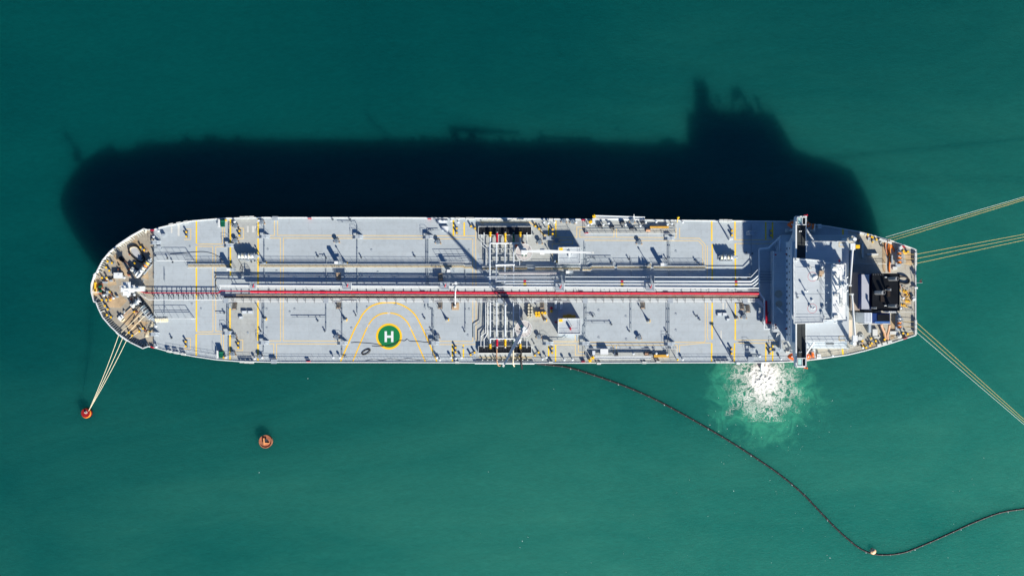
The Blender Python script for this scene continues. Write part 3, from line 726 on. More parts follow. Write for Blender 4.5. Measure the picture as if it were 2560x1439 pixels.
# thin deck lines
DP = [
 [(573, 700), (573, 560), (596, 569)], [(573, 700), (573, 566), (590, 568)], [(568.5, 755), (568.5, 818)], [(572.5, 755), (572.5, 897)], [(661.5, 700), (661.5, 566), (658, 560)],
 [(657.5, 755), (657, 826)], [(661, 755), (660, 884), (650, 885)], [(894, 715), (894, 566), (890, 557), (845, 556)], [(856, 757), (855.5, 892), (868, 893)], [(856, 755), (894, 755), (894, 786)],
 [(1066.5, 715), (1066.5, 582), (1070, 576), (1097, 576)], [(1071, 715), (1071, 584), (1074, 578), (1082, 577)], [(1063.5, 757), (1063.5, 774)], [(1071, 755), (1072, 772), (1084.5, 776), (1084.5, 894), (1100, 896)], [(1082, 778), (1082, 824)],
 [(816, 710), (816, 646)], [(816, 755), (816, 826)], [(729, 793), (815, 793)], [(1164, 710), (1164, 660)], [(1164.5, 757), (1164.5, 826)],
 [(1578, 690), (1578, 646)], [(1578, 757), (1578, 826)], [(1671.5, 690), (1671.5, 600)], [(1675, 690), (1675, 600)], [(1668.5, 757), (1668.5, 890)], [(1674, 757), (1673.5, 890)],
 [(1463, 690), (1463, 608)], [(1467, 690), (1467, 640)], [(1463, 757), (1463, 850)], [(1466.5, 757), (1466, 812), (1459, 820), (1459, 852)],
 [(1467, 644), (1488, 644), (1488, 652)], [(1467, 644), (1530, 644)], [(1466, 807), (1528, 807)], [(1466, 787), (1486, 787), (1490, 791)],
 [(1355, 848), (1408, 848), (1420, 838)], [(1878, 690), (1878, 560)], [(1875.5, 860), (1875.5, 895)], [(1850, 860), (1876, 860), (1876, 866)], [(1880, 892), (1907, 892)],
 [(385, 574), (385, 700)], [(385, 752), (385, 867)], [(412, 672), (412, 705)], [(412, 752), (412, 786)], [(800, 641), (815, 641)], [(540, 783), (562, 783)],
 [(1475, 886), (1530, 886)], [(1600, 571), (1673, 571)], [(1473, 569), (1690, 569)], [(1475, 880), (1530, 880)],
 [(1410, 550), (1455, 625)], [(1375, 552), (1390, 575)],
 [(1848, 786), (1868, 784)], [(1895, 755), (1905, 765)],
]
for q in DP:
    pipe('deck_pipe', [(a, b, 0.45) for a, b in q], 0.085, pipeg, 6, sup=5)

# ------------------------------------------------------------------ manifold
for s in (0, 1):
    y0, y1 = ((567, 587) if s == 0 else (866, 882))
    mf = empty('cargo_manifold', P(1262, (y0 + y1) / 2, 0), ship)
    m = MB().rect(1196.5, y0, 1328, y1, 0.5, 0.62); m.build('drip_tray', blackm, mf)
    m = MB()
    for a, b, c, d in ((1196, y0 - .8, 1328.5, y0), (1196, y1, 1328.5, y1 + .9), (1195.6, y0, 1196.4, y1), (1328.1, y0, 1328.9, y1)): m.rect(a, b, c, d, 0.03, 1.0)
    for i in range(9):
        q = P(1200 + i * 15.6, y0 - .4, 0); m.box((q.x, q.y, DZ + .8), (.08, .08, 1.6))
    m.build('tray_rim', white, mf)
    m = MB()
    for i in range(33): m.rect(1198 + i * 4, y0 + .6, 1198.8 + i * 4, y1 - .6, .64, .68)
    m.build('tray_grating', darkm, mf)
    cols = [(1225.5, yellow), (1242.5, redm), (1263, yellow), (1284, greenM), (1300.5, yellow)]
    for i, (x, cm) in enumerate(cols):
        if s == 0:
            ye, yb = (581, 608) if i in (0, 4) else (582, 610); yc = (581, 592) if i in (0, 4) else (584, 605)
        else:
            ye, yb = (871, 848) if i in (0, 4) else (869, 848); yc = (871, 861) if i in (0, 4) else (866, 849)
        if i == 4 and s == 0: yb = 640
        o = MB().tube([P(x, ye, 1.7), P(x, yb, 1.7)], 0.25, 10).tube([P(x, yb - 0.6, 1.7), P(x, yb + 0.6, 1.7)], .36, 10)
        q = P(x, (ye + yb) / 2, 0); o.box((q.x, q.y, DZ + .85), (.3, .2, 1.7)); o = o.build('manifold_pipe', pipem, mf)
        k = MB().tube([P(x, yc[0], 1.7), P(x, yc[1], 1.7)], 0.36, 12)
        for t in (0.0, .5, 1.0):
            yy = yc[0] + (yc[1] - yc[0]) * t; k.tube([P(x, yy - .5, 1.7), P(x, yy + .5, 1.7)], 0.47, 12)
        k.build('coloured_reducer', cm, o)
        if i in (1, 2): MB().tube([P(x, ye - 1.2 if s == 0 else ye + 1.2, 1.7), P(x, ye, 1.7)], .3, 10).build('blank_flange', white, o)
    for x in (1210, 1317):
        if s == 0: pts = [(x, 582, 1.3), (x, 610, 1.3)] + ([(1222, 620, 1.3), (1222, 663, 1.3)] if x == 1210 else [])
        else: pts = [(x, 870, 1.3), (x, 848, 1.3)] + ([(1219, 834, 1.3), (1219, 756, 1.3)] if x == 1210 else [])
        pipe('vapour_pipe', pts, 0.14, white, 6, mf)
    yh = 608 if s == 0 else 846.5
    pipe('crossover_pipe', [(1226, yh, 1.9), (1298, yh, 1.9)], 0.24, white, 4, mf, n=10)
    if s == 0:
        pipe('crossover_pipe', [(1239, 662.5, 2.0), (1287, 661.5, 2.0)], 0.32, white, 2.4, mf, n=10)
        pipe('vapour_pipe', [(1202, 586, 1.2), (1203, 612, 1.2), (1215, 622, 1.2), (1215, 664, 1.2)], .11, white, 6, mf)
        for x in (1241.5, 1262.5, 1284): pipe('branch_pipe', [(x, 608, 1.7), (x, 662, 1.8)], .22, pipem, 5, mf)
        pipe('branch_pipe', [(1299, 650, 1.2), (1299, 664, 1.2)], .12, pipem, 0, mf)
    else:
        for x, r in ((1225.5, .26), (1241.5, .26), (1263, .3), (1283.5, .2)): pipe('branch_pipe', [(x, 757, 1.6), (x, 848, 1.6)], r, pipem, 9, mf, sup=7)
        pipe('branch_pipe', [(1214, 757, .9), (1214, 832, 1.2), (1202, 840, 1.2), (1202, 866, 1.2)], .13, white, 6, mf)
        pipe('branch_pipe', [(1299, 757, 1.1), (1299, 800, 1.1)], .12, pipem, 0, mf)
        pipe('branch_pipe', [(1202, 757, .6), (1200, 806, .6), (1186, 815, .6), (1186, 850, .6)], .12, pipeg, 0, mf)
        pipe('branch_pipe', [(1267.5, 790, 1.0), (1267.5, 848, 1.0)], .07, white, 0, mf)
    m = MB()
    ys = (622, 634, 652) if s == 0 else (760.5, 781, 801.5, 828)
    for y in ys:
        for a, b in ((1214, 1225), (1227, 1240), (1243, 1261), (1265, 1282), (1286, 1298)): m.rect(a, y - .5, b, y + .5, 1.0, 1.12)
    for y in ys:
        for x in (1220, 1233, 1252, 1274, 1293): q = P(x, y, 0); m.box((q.x, q.y, DZ + .55), (.12, .12, 1.0))
    m.build('support_frame', white, mf)
    m = MB()
    for i in range(10):
        x = 1205 + i * 12.5; yy = (548 if s == 0 else 900)
        m.rect(x, yy - 1.2, x + 3, yy + 1.2, .03, .9)
    m.build('fender_bracket', whiteR, mf)
pipe('rubbing_bar', [(1188, 545.5, .7), (1338, 547, .7)], .22, white)
pipe('rubbing_bar', [(1187, 908, .7), (1336, 908.8, .7)], .22, white)
MB().rect(1247, 680.5, 1400, 687, 2.0, 2.15).build('ladder_tray', white, ship)
m = MB()
for i in range(62): m.rect(1249 + i * 2.45, 681.7, 1249.9 + i * 2.45, 685.8, 2.16, 2.3)
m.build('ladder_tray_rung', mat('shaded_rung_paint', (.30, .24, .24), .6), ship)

# ------------------------------------------------------------------ repeated deck fittings
def group_place(src, spots, rz=None):
    out = [src]
    for i, s in enumerate(spots[1:]):
        out.append(clone(src, P(s[0], s[1], 0.02), (s[2] if len(s) > 2 else 0.0), ship))
    return out
def bollard(spot):
    p = P(spot[0], spot[1], 0.02); o = MB().box(p + Vector((0, 0, .08)), (0.8, 2.4, .16)).build('bollard', pipeg, ship, origin=p)
    for dy in (.75, -.75):
        q = p + Vector((0, dy, 0))
        MB().cyl(q, .30, p.z + .16, p.z + 1.0, 14).build('post', darkm, o)
        MB().cyl(q, .34, p.z + 1.0, p.z + 1.12, 14).build('yellow_cap', yellow, o)
    return o
BOL = [(468, 586.5), (466.5, 859.5), (600.5, 584), (597.5, 863), (1142.5, 577.5), (1139.5, 874.5), (1183, 569.5, R(60)), (1182, 884, R(-60)), (1343, 570, R(55)), (1342, 884.5, R(-50)), (1381.5, 580), (1380.5, 876), (1829, 583.5), (1828, 878), (1926, 583.5), (1924.5, 877.5),
       (277, 656, R(70)), (272, 673, R(45)), (263.5, 695, R(90)), (358.5, 622, R(50)), (263, 750, R(90)), (268.5, 769, R(40)), (275, 790, R(60)), (329, 835, R(50)), (355.5, 825, R(-50)), (2168, 866, R(-60)), (2182, 855, R(-60)), (2172, 590, R(60)), (2184, 597, R(60)), (2261, 834, R(80)), (2262, 629, R(80)), (2208, 829), (2209, 843)]
group_place(bollard(BOL[0]), BOL)
def hatch(spot):
    p = P(spot[0], spot[1], 0.02); o = MB().cyl(p, .62, p.z, p.z + .9, 18).build('tank_hatch', greym, ship, origin=p)
    MB().cyl(p, .72, p.z + .9, p.z + 1.02, 18).ring(p, .16, .22, p.z + 1.1, p.z + 1.14, 12).build('lid', pipeg, o)
    MB().box(p + Vector((.9, -.5, .15)), (.5, .4, .3)).cyl(p + Vector((.75, .35, 0)), .15, p.z, p.z + .6, 8).cyl(p + Vector((-.8, -.4, 0)), .2, p.z, p.z + .35, 8).build('valve', wood, o)
    return o
HAT = [(842, 603), (1095, 605.5), (842, 842), (1093, 842.5), (1597.5, 607), (1597, 844), (590, 602), (586, 841), (590, 566), (583, 884), (655, 556), (651, 891), (1349, 606), (1347, 842), (1391, 601), (1859, 792), (1580, 553), (1409, 553), (1431, 555), (1908, 800)]
group_place(hatch(HAT[0]), HAT)
def ventmast(spot):
    p = P(spot[0], spot[1], 0.02); o = MB().box(p + Vector((.2, -.1, .15)), (1.1, .7, .3)).build('vent_mast', yellow, ship, origin=p)
    MB().cyl(p, .5, p.z + .3, p.z + 1.5, 14, .16).cyl(p, .12, p.z + 1.5, p.z + 3.1, 10).cyl(p, .26, p.z + 3.1, p.z + 3.4, 12).build('pressure_valve', pipeg, o)
    return o
VM = [(864, 658), (863, 799), (1117, 799), (1620, 661.5), (1620, 802), (662, 657), (662, 797), (1362, 800), (1840, 795), (1387, 653)]
group_place(ventmast(VM[0]), VM)
def trunk(spot):
    p = P(spot[0], spot[1], 0); o = MB().box(p + Vector((0, 0, 1.5)), (1.1, .95, 3.0)).build('access_trunk', greym, ship, origin=p)
    MB().box(p + Vector((0, 0, 3.06)), (1.16, 1.0, .12)).build('roof', white, o)
    MB().box(p + Vector((1.25, -.05, 1.55)), (1.2, 1.0, .1)).box(p + Vector((1.8, .4, 1.0)), (.08, .08, 2)).box(p + Vector((1.8, -.4, 1.0)), (.08, .08, 2)).tube([p + Vector((.7, -.5, 2.5)), p + Vector((1.85, -.5, 2.5))], .04, 5).build('landing', greym, o)
    return o
TR = [(844, 657.5), (1123, 678), (1418, 681), (1653, 662), (577, 674.5)]
group_place(trunk(TR[0]), TR)
def steps(spot):
    p = P(spot[0], spot[1], 0); W0, W1, D_, H = 1.75, .75, .55, 1.25
    m = MB(); vs = []
    for y in (-D_, D_):
        vs += [p + Vector((-W0, y, .05)), p + Vector((-W1, y, H)), p + Vector((W1, y, H)), p + Vector((W0, y, .05)), p + Vector((W0 - .3, y, .02)), p + Vector((W1 - .1, y, H - .16)), p + Vector((-W1 + .1, y, H - .16)), p + Vector((-W0 + .3, y, .02))]
    fs = [(0, 1, 2, 3, 4, 5, 6, 7), (15, 14, 13, 12, 11, 10, 9, 8)] + [(i, i + 8, (i + 1) % 8 + 8, (i + 1) % 8) for i in range(8)]
    m._add(vs, [f[::-1] for f in fs])
    o = m.build('step_bridge', greym, ship, origin=p)
    for y in (-D_ - .03, D_ + .03):
        q = [p + Vector((-W0, y, .9)), p + Vector((-W1, y, H + .9)), p + Vector((W1, y, H + .9)), p + Vector((W0, y, .9))]
        k = MB().tube(q, .035, 5)
        for a in q: k.tube([a, a - Vector((0, 0, .9))], .03, 4)
        k.build('handrail', pipem, o)
    return o
SB = [(390, 607), (573.5, 614), (661.5, 592), (895, 593), (1070.5, 593.5), (1371, 596), (1673, 597), (1878, 583), (386, 835), (570, 832), (660, 856), (857, 857), (1085, 857), (1370, 858), (1461, 858), (1673.5, 859), (1876, 874), (1942, 873)]
group_place(steps(SB[0]), SB)
def valve(spot):
    p = P(spot[0], spot[1], 0.02); o = MB().cyl(p, .16, p.z, p.z + .75, 8).cylx(p + Vector((-.4, 0, .3)), p + Vector((.4, .1, .3)), .12, 8).build('deck_valve', pipeg, ship, origin=p)
    MB().ring(p, .22, .30, p.z + .78, p.z + .83, 14).box(p + Vector((0, 0, .8)), (.5, .05, .04)).box(p + Vector((0, 0, .8)), (.05, .5, .04), 0).build('handwheel', darkm, o)
    return o
VA = [(562, 783), (559.5, 820), (652.5, 828), (795.5, 642), (816, 645), (795, 802.5), (813, 828), (904, 644), (1037.5, 642), (890, 788), (1062, 796), (1080, 828), (1162, 828), (1528.6, 657), (1572, 648), (1665, 647), (1747, 660.5), (1739, 653), (1528.6, 811), (1573, 828), (1666, 829), (1748.6, 799), (1739, 790), (556, 652), (433, 656), (1390, 806), (1482, 791), (1533, 567), (1534, 574), (833, 550), (876, 550), (1505, 571), (1582, 571), (1590, 575), (1556, 568), (1624, 572), (385, 628), (389, 640), (420, 646), (430, 845), (556, 660), (630, 655), (638, 652), (1305, 655), (1315, 585), (1207, 560), (1333, 585), (1335, 858), (1353, 571), (1362, 567), (1865, 632), (1880, 634), (1870, 695), (1850, 697)]
VR = random.Random(5)
group_place(valve(VA[0]), [(a, b, VR.uniform(0, 3)) for a, b in VA])
def cover(spot):
    p = P(spot[0], spot[1], 0.02); return MB().ring(p, .26, .36, p.z, p.z + .10, 16).cyl(p, .22, p.z, p.z + .06, 14).build('cleaning_cover', greym, ship, origin=p)
CV = [(670, 624), (929, 625.5), (1690, 628.5), (1690, 825.5), (667.5, 820), (879, 820.5), (667, 773), (503, 772), (725, 780), (737, 773), (1173, 773), (1173, 626), (1497, 776), (1497, 844), (1565, 791), (1566, 848), (1230, 800), (620, 832), (918, 768), (990, 761), (475, 617), (402, 622), (400, 600), (480, 760), (1170, 838), (1158, 870), (1690, 785), (1120, 800), (945, 681), (692, 678)]
group_place(cover(CV[0]), CV)
def vent(spot):
    p = P(spot[0], spot[1], 0.02); return MB().cyl(p, .16, p.z, p.z + .8, 10).cyl(p, .42, p.z + .8, p.z + 1.15, 12, .36).cyl(p, .36, p.z + 1.15, p.z + 1.25, 12, .1).build('gooseneck_vent', pipem, ship, origin=p)
VE = [(834, 893), (851, 893), (1410.5, 899), (1431, 898.5), (1706, 898), (638, 896), (657, 893), (398, 578), (386, 592), (393, 866), (392, 815), (588, 555), (566, 893), (648, 552), (1100, 552), (1110, 553), (1128, 552), (1146, 556), (1360, 556), (1371, 558), (1386, 556), (1440, 556), (1706, 556), (1140, 895), (1154, 893), (1366, 893), (1356, 897), (1093, 893), (1100, 899), (1128, 893), (1470, 563), (1478, 560), (1508, 562), (1521, 559), (1563, 562), (1600, 565), (1668, 562), (1679, 560), (1480, 889), (1536, 885), (1583, 884), (1640, 883), (1667, 886), (1898, 890), (1951, 897), (2080, 890), (2147, 583), (2155, 869), (1640, 555), (1613, 556), (300, 688), (313, 694), (262, 738), (286, 745), (322, 740), (338, 737), (346, 692), (2250, 770), (2256, 745)]
group_place(vent(VE[0]), VE)
def chock(spot):
    p = P(spot[0], spot[1], 0.02); m = MB().box(p + Vector((0, 0, .06)), (1.35, .8, .12)).box(p + Vector((-.55, 0, .5)), (.22, .7, .8)).box(p + Vector((.55, 0, .5)), (.22, .7, .8)).box(p + Vector((0, 0, .95)), (1.35, .7, .16))
    m.cyl(p + Vector((-.25, -.2, 0)), .12, p.z + .1, p.z + .85, 8).cyl(p + Vector((.25, -.2, 0)), .12, p.z + .1, p.z + .85, 8)
    return m.build('roller_fairlead', whiteR, ship, origin=p)
CH = [(606, 544.5), (618, 544), (630, 543.5), (429, 562, R(13)), (448, 558.5, R(12)), (466, 555.5, R(10)), (606, 904, 0), (618, 905), (630, 905.5), (424, 878, R(-12)), (442, 881.5, R(-10)), (460, 885, R(-9)), (1802, 552), (1813, 552), (1824, 552.5), (1793, 905), (1805, 905), (1817, 905), (1144, 547), (1170, 547), (1180, 547), (1377, 549.5), (1377, 906), (1143, 905.5), (2154, 584, R(-12)), (2166, 587, R(-14)), (2201, 600, R(-20)), (2210, 603, R(-20)), (2222, 607, R(-20)), (2196, 862, R(16)), (2209, 858, R(16)), (2222, 854, R(16)), (2287, 637, R(90)), (2287, 648, R(90)), (2287, 659, R(90)), (2287, 805, R(90)), (2287, 817, R(90)), (2287, 829, R(90)), (297, 833, R(-42)), (307, 841, R(-36)), (317, 848, R(-33)), (322, 598, R(33)), (311, 604, R(38)), (300, 613, R(42)), (1645, 905), (1610, 906), (1497, 908)]
group_place(chock(CH[0]), CH)
def sidebox(spot):
    p = P(spot[0], spot[1], 0.02); return MB().box(p + Vector((0, 0, .45)), (1.7, 1.25, .9)).box(p + Vector((0, 0, .95)), (1.9, 1.4, .1)).box(p + Vector((0, 0, 1.02)), (1.0, .1, .06)).build('pilot_station', greym, ship, origin=p)
group_place(sidebox((689, 547)), [(689, 547), (686, 903), (1876, 897)])
def steep(spot):
    p = P(spot[0], spot[1], 0.02); m = MB()
    for k in range(6): m.box(p + Vector((-.0, 1.0 - k * .4, .2 + k * .22)), (1.2, .36, .06))
    o = m.build('access_stair', wood, ship, origin=p)
    for s in (-.7, .7): MB().tube([p + Vector((s, 1.2, .9)), p + Vector((s, -1.2, 2.1))], .04, 5).tube([p + Vector((s, 1.2, .1)), p + Vector((s, -1.2, 1.35))], .07, 5).tube([p + Vector((s, -1.2, 0)), p + Vector((s, -1.2, 2.1))], .04, 5).build('stringer', darkm, o)
    return o
group_place(steep((847.5, 763)), [(847.5, 763), (1101, 763), (1355, 763), (1606, 763), (1853, 766), (1868, 772), (847, 691, R(180)), (1102, 693, R(180)), (588, 765)])

# fire monitors on their platforms over the pipes
def monitor(spot, w_=22, d_=20):
    p = P(spot[0], spot[1], 2.9); o = MB().box(p, (U(w_, 2.9), U(d_, 2.9), .1)).build('monitor_platform', aftdk if w_ < 0 else greym, ship, origin=P(spot[0], spot[1], 0))
    a, b = U(w_, 2.9) / 2, U(d_, 2.9) / 2
    k = MB()
    for x, y in ((-a, -b), (a, -b), (a, b), (-a, b)):
        k.tube([p + Vector((x, y, -2.8)), p + Vector((x, y, 1.0))], .05, 5)
    q = [p + Vector((x, y, 1.0)) for x, y in ((-a, -b), (a, -b), (a, b), (-a, b))]
    k.tube(q, .05, 5, closed=True); k.tube([v - Vector((0, 0, .5)) for v in q], .035, 5, closed=True); k.build('railing', white, o)
    MB().cyl(p, .2, p.z + .05, p.z + .8, 10).tube([p + Vector((0, 0, .8)), p + Vector((.2, .25, 1.0)), p + Vector((.35, .9, 1.3))], .14, 8, .1).ball(p + Vector((0, 0, .85)), .26, 10).build('fire_monitor', redm, o)
    return o
for s in ((868.5, 716), (1112.5, 716), (1400, 719), (1625.5, 719)): monitor(s)
monitor((634, 717), 15, 14)
for x in (1408.5, 1631.5): MB().rect(x - 4.5, 688, x + 4.5, 708.5, 2.75, 2.85).rect(x - 4.5, 688, x - 4, 708.5, 2.85, 3.8).rect(x + 4, 688, x + 4.5, 708.5, 2.85, 3.8).build('pipe_crossing', greym, ship)
# foam and lifebuoy posts seen as small red marks
def redpost(spot):
    p = P(spot[0], spot[1], 0.02); return MB().box(p + Vector((0, 0, .5)), (1.2, .35, .7)).box(p + Vector((-.4, 0, .1)), (.1, .1, .2)).box(p + Vector((.4, 0, .1)), (.1, .1, .2)).build('hydrant_box', redm, ship, origin=p)
group_place(redpost((382, 576)), [(382, 576), (382, 868, R(-20)), (775, 546.5), (772, 903.5), (1074, 547.5), (1458, 550.5), (1458, 903.5), (2257, 617, R(-20)), (2262, 846, R(20)), (1466, 583), (1911, 763), (1391, 805)])

# ------------------------------------------------------------------ winches
def winch(name, p, rz, n=4, r=.75, L=.85, mats=None, motor=True, frame=greym):
    """p: base centre; drums along local x"""
    o = MB().box(p + Vector((0, 0, .12)), (n * L * 1.15 + 1.2, 1.8, .24)).build(name, frame, ship, origin=p)
    for k in range(n):
        x = (k - (n - 1) / 2) * L * 1.15
        c = p + Vector((x, 0, r + .45)); d = L * .36
        MB().cylx(c - Vector((d, 0, 0)), c + Vector((d, 0, 0)), r * .74, 16).build('rope_drum', (mats or [ropeW])[k % len(mats or [ropeW])], o)
        MB().cylx(c - Vector((d + .08, 0, 0)), c - Vector((d, 0, 0)), r, 18).cylx(c + Vector((d, 0, 0)), c + Vector((d + .08, 0, 0)), r, 18).build('flange', white if k % 2 else greym, o)
    MB().box(p + Vector((n * L * .6 + .35, 0, .75)), (.7, 1.0, 1.4)).cylx(p + Vector((n * L * .6 + .7, 0, 1.1)), p + Vector((n * L * .6 + 1.4, 0, 1.1)), .3, 10).build('motor', greym, o)
    MB().box(p + Vector((0, -1.15, .45)), (n * L * 1.1, .35, .7)).tube([p + Vector((-n * L * .5, -1.5, 1.0)), p + Vector((n * L * .5, -1.5, 1.0))], .05, 5).build('control_stand', greym, o)
    o.rotation_euler.z = rz
    return o
winch('mooring_winch', P(619, 640, 0.02), 0, 5, 1.0, .95, [ropeW, ropeC, pipem, ropeC, white])
winch('mooring_winch', P(1815, 643, 0.02), 0, 4, 1.0, .95, [ropeC, white, ropeC, pipem])
winch('mooring_winch', P(364, 668, 0.02), R(52), 4, .95, .95, [white, ropeC, ropeO, yellow], frame=darkm)
winch('mooring_winch', P(371, 780, 0.02), R(-52), 5, .95, .85, [ropeW, darkm, ropeW, darkm, white], frame=darkm)
winch('mooring_winch', P(2245, 646, 0.02), R(90), 3, .8, 1.25, [ropeO, ropeO, ropeO])
winch('mooring_winch', P(2245, 808, 0.02), R(90), 3, .8, 1.1, [ropeO, ropeO, white])
def windlass(a, b, rz, side):
    p = P(a, b, .02)
    o = MB().box(p + Vector((0, 0, .15)), (4.4, 2.2, .3)).build('anchor_windlass', darkm, ship, origin=p)
    MB().cylx(p + Vector((-.3, 0, 1.2)), p + Vector((.3, 0, 1.2)), .8, 16).build('chain_wheel', pipeg, o)
    MB().cylx(p + Vector((.5, 0, 1.2)), p + Vector((.62, 0, 1.2)), 1.05, 18).cylx(p + Vector((.62, 0, 1.2)), p + Vector((1.5, 0, 1.2)), .6, 14).cylx(p + Vector((1.5, 0, 1.2)), p + Vector((1.62, 0, 1.2)), 1.05, 18).build('rope_drum', white, o)
    MB().cylx(p + Vector((-1.5, 0, 1.2)), p + Vector((-.5, 0, 1.2)), .5, 12).box(p + Vector((-1.6, 0, .8)), (.8, 1.4, 1.3)).build('gear_case', whiteR, o)
    o.rotation_euler.z = rz
    return o
windlass(343, 681, R(-38), 1); windlass(343, 757, R(38), -1)
def chain(pts, lab):
    m = MB(); L = smoothpts([P(a, b, .35) for a, b in pts], 8)
    for a, b in zip(L, L[1:]): m.tube([a, a * .4 + b * .6], .13, 5)
    m.build('anchor_chain', rusty, ship)
chain([(340, 677), (322, 662), (309, 650)], ''); chain([(338, 762), (318, 780), (305, 793)], '')
for s, (a, b, rz) in enumerate(((305, 648, R(-45)), (303, 794, R(45)))):
    p = P(a, b, .02)
    o = MB().box(p + Vector((0, 0, .25)), (1.9, 1.2, .5), rz).box(p + Vector((0, 0, .75)), (.5, 1.3, .5), rz).build('chain_stopper', blackm if s == 0 else white, ship, origin=p)
RB = [0]
def rustbed(pts, name='rust_stained_bed', mt=None):
    RB[0] += 1; zz = .022 + .0011 * RB[0]
    MB().poly(pts, .02, zz).build(name, mt or mat('brown_deck_coating', (.40, .29, .18), .7, .35, .45), ship)
rustbed([(282, 640), (291, 634), (322, 688), (310, 690)]); rustbed([(229.5, 705), (247, 694), (247, 735), (232, 748), (229.5, 735)])
rustbed([(330, 605), (338, 596), (372, 622), (378, 640), (362, 634)]); rustbed([(318, 820), (345, 800), (372, 806), (340, 838)]); rustbed([(2155, 866), (2185, 852), (2195, 860), (2170, 872)]); rustbed([(2252, 735), (2275, 722), (2279, 760), (2262, 766)])
# foremast, jackstaff and anchor gear at the bow
fm = empty('foremast', P(355, 722, 0), ship)
b0 = P(349, 722.3, 0); MT = DZ + 16.0
MB().box(b0 + Vector((0, 0, .8)), (4.0, 1.7, 1.6)).build('mast_house', white, fm)
MB().tube([b0 + Vector((0, 0, 1.6)), Vector((b0.x, b0.y, MT - .6))], .45, 14, .3).build('mast_pole', white, fm)
for z, w_, d_ in ((DZ + 6.5, 2.0, 2.4), (DZ + 11, 2.4, 4.4), (DZ + 14.5, 1.4, 2.0)):
    o = MB().box((b0.x - .4, b0.y, z), (w_, d_, .12)).build('mast_platform', white, fm)
    k = MB(); q = [Vector((b0.x - .4 + x * w_ / 2, b0.y + y * d_ / 2, z + 1)) for x, y in ((-1, -1), (1, -1), (1, 1), (-1, 1))]
    k.tube(q, .05, 5, closed=True)
    for v in q: k.tube([v, v - Vector((0, 0, 1))], .05, 5)
    k.build('railing', white, o)
for dy in (-1.0, 1.0): MB().cyl((b0.x - 1.2, b0.y + dy, 0), .22, DZ + 11.1, DZ + 11.8, 10).build('mast_light', whiteR, fm)
MB().tube([Vector((b0.x + .6, b0.y + .25, DZ + 1.6)), Vector((b0.x + .55, b0.y + .25, DZ + 14))], .06, 5).tube([Vector((b0.x + .6, b0.y - .25, DZ + 1.6)), Vector((b0.x + .55, b0.y - .25, DZ + 14))], .06, 5).build('ladder', white, fm)
MB().tube([P(262, 727, .1), P(262, 727, .1) + Vector((1.0, .55, 5.5))], .10, 8, .05).build('jackstaff', white, ship)
o = MB().rect(284, 682, 306, 696, 1.0, 1.15).build('companion_hatch', white, ship); 
MB().rect(284.5, 682.5, 305, 695.5, .03, 1.0).build('coaming', greym, o)
p = P(252, 722, .02)
o = MB().box(p + Vector((0, 0, .2)), (1.6, 3.6, .4)).build('bow_chain_stopper', rusty, ship, origin=p)
for dy in (.75, -.75): MB().cylx(p + Vector((-.3, dy, .9)), p + Vector((.5, dy, .9)), .45, 12).box(p + Vector((.1, dy, .55)), (1.0, .7, .3)).build('chain_jaw', greenM, o)
MB().rect(236, 706, 239, 733, .04, .8).build('bow_roller', yellow, ship)
for x, y, a, b_ in ((262, 706, 18, 6), (262, 737, 18, 6), (277, 702, 10, 7), (292, 742, 8, 6), (311, 735, 6, 5), (268, 730, 8, 8)):
    MB().rect(x - a / 3, y - b_ / 3, x + a / 3, y + b_ / 3, .03, .8).build('deck_locker', greym, ship)
# green machinery by the shoulders
for x, y in ((558, 559), (554, 886)):
    p = P(x, y, .02); o = MB().box(p + Vector((0, 0, .5)), (1.3, 2.2, 1.0)).build('chain_locker_winch', greenM, ship, origin=p)
    MB().cylx(p + Vector((-.5, .9, 1.3)), p + Vector((.9, .9, 1.3)), .45, 12).build('rope_drum', greenM, o)
    MB().box(p + Vector((-1.1, 0, .9)), (.5, 2.6, .08)).tube([p + Vector((-1.3, 1.3, 1.9)), p + Vector((-1.3, -1.3, 1.9))], .04, 5).box(p + Vector((-1.3, 1.3, .95)), (.06, .06, 1.9)).box(p + Vector((-1.3, -1.3, .95)), (.06, .06, 1.9)).build('operator_stand', white, o)
    MB().box(p + Vector((.9, 1.0 if y < 700 else -1.0, .4)), (.7, .5, .8)).build('gear_case', yellow, o)
# tall rails by the winch platforms at the forecastle break, seen mainly through their shadows
def gantry(x0, x1, y, h=2.6):
    k = MB(); A, B = P(x0, y, 0), P(x1, y, 0); n = 5
    for i in range(n + 1):
        q = A + (B - A) * i / n; k.tube([q, q + Vector((0, 0, h))], .05, 5)
    for z in (h, h * .62): k.tube([A + Vector((0, 0, z)), B + Vector((0, 0, z))], .06, 5)
    k.tube([B + Vector((0, 0, h)), B + Vector((.6, 0, 0))], .12, 6)
    k.box((A + B) / 2 + Vector((0, 0, 1.25)), ((B - A).length, .14, .06))
    k.build('side_platform', white, ship)
gantry(397, 482, 652); gantry(397, 482, 796); gantry(1100, 1174, 656)
for x in (1093,):
    pass
for x, y in ((409, 588), (398, 618), (620, 650), (600, 694)): MB().box(P(x, y, .5), (1.0, .8, .9)).build('deck_locker', greym, ship)
for x0, y0, x1, y1 in ((604, 776, 617, 784), (619, 776, 632, 784), (597, 790, 606, 797), (1093, 550, 1120, 559), (1793, 781, 1805, 790), (1806, 781, 1818, 790), (1816, 795, 1825, 802)):
    o = MB().rect(x0, y0, x1, y1, .03, .55).build('hatch_coaming', greym, ship)
    MB().rect(x0 + 1.5, y0 + 1.2, x1 - 1.5, y1 - 1.2, .56, .66).build('hatch_lid', pipem, o)
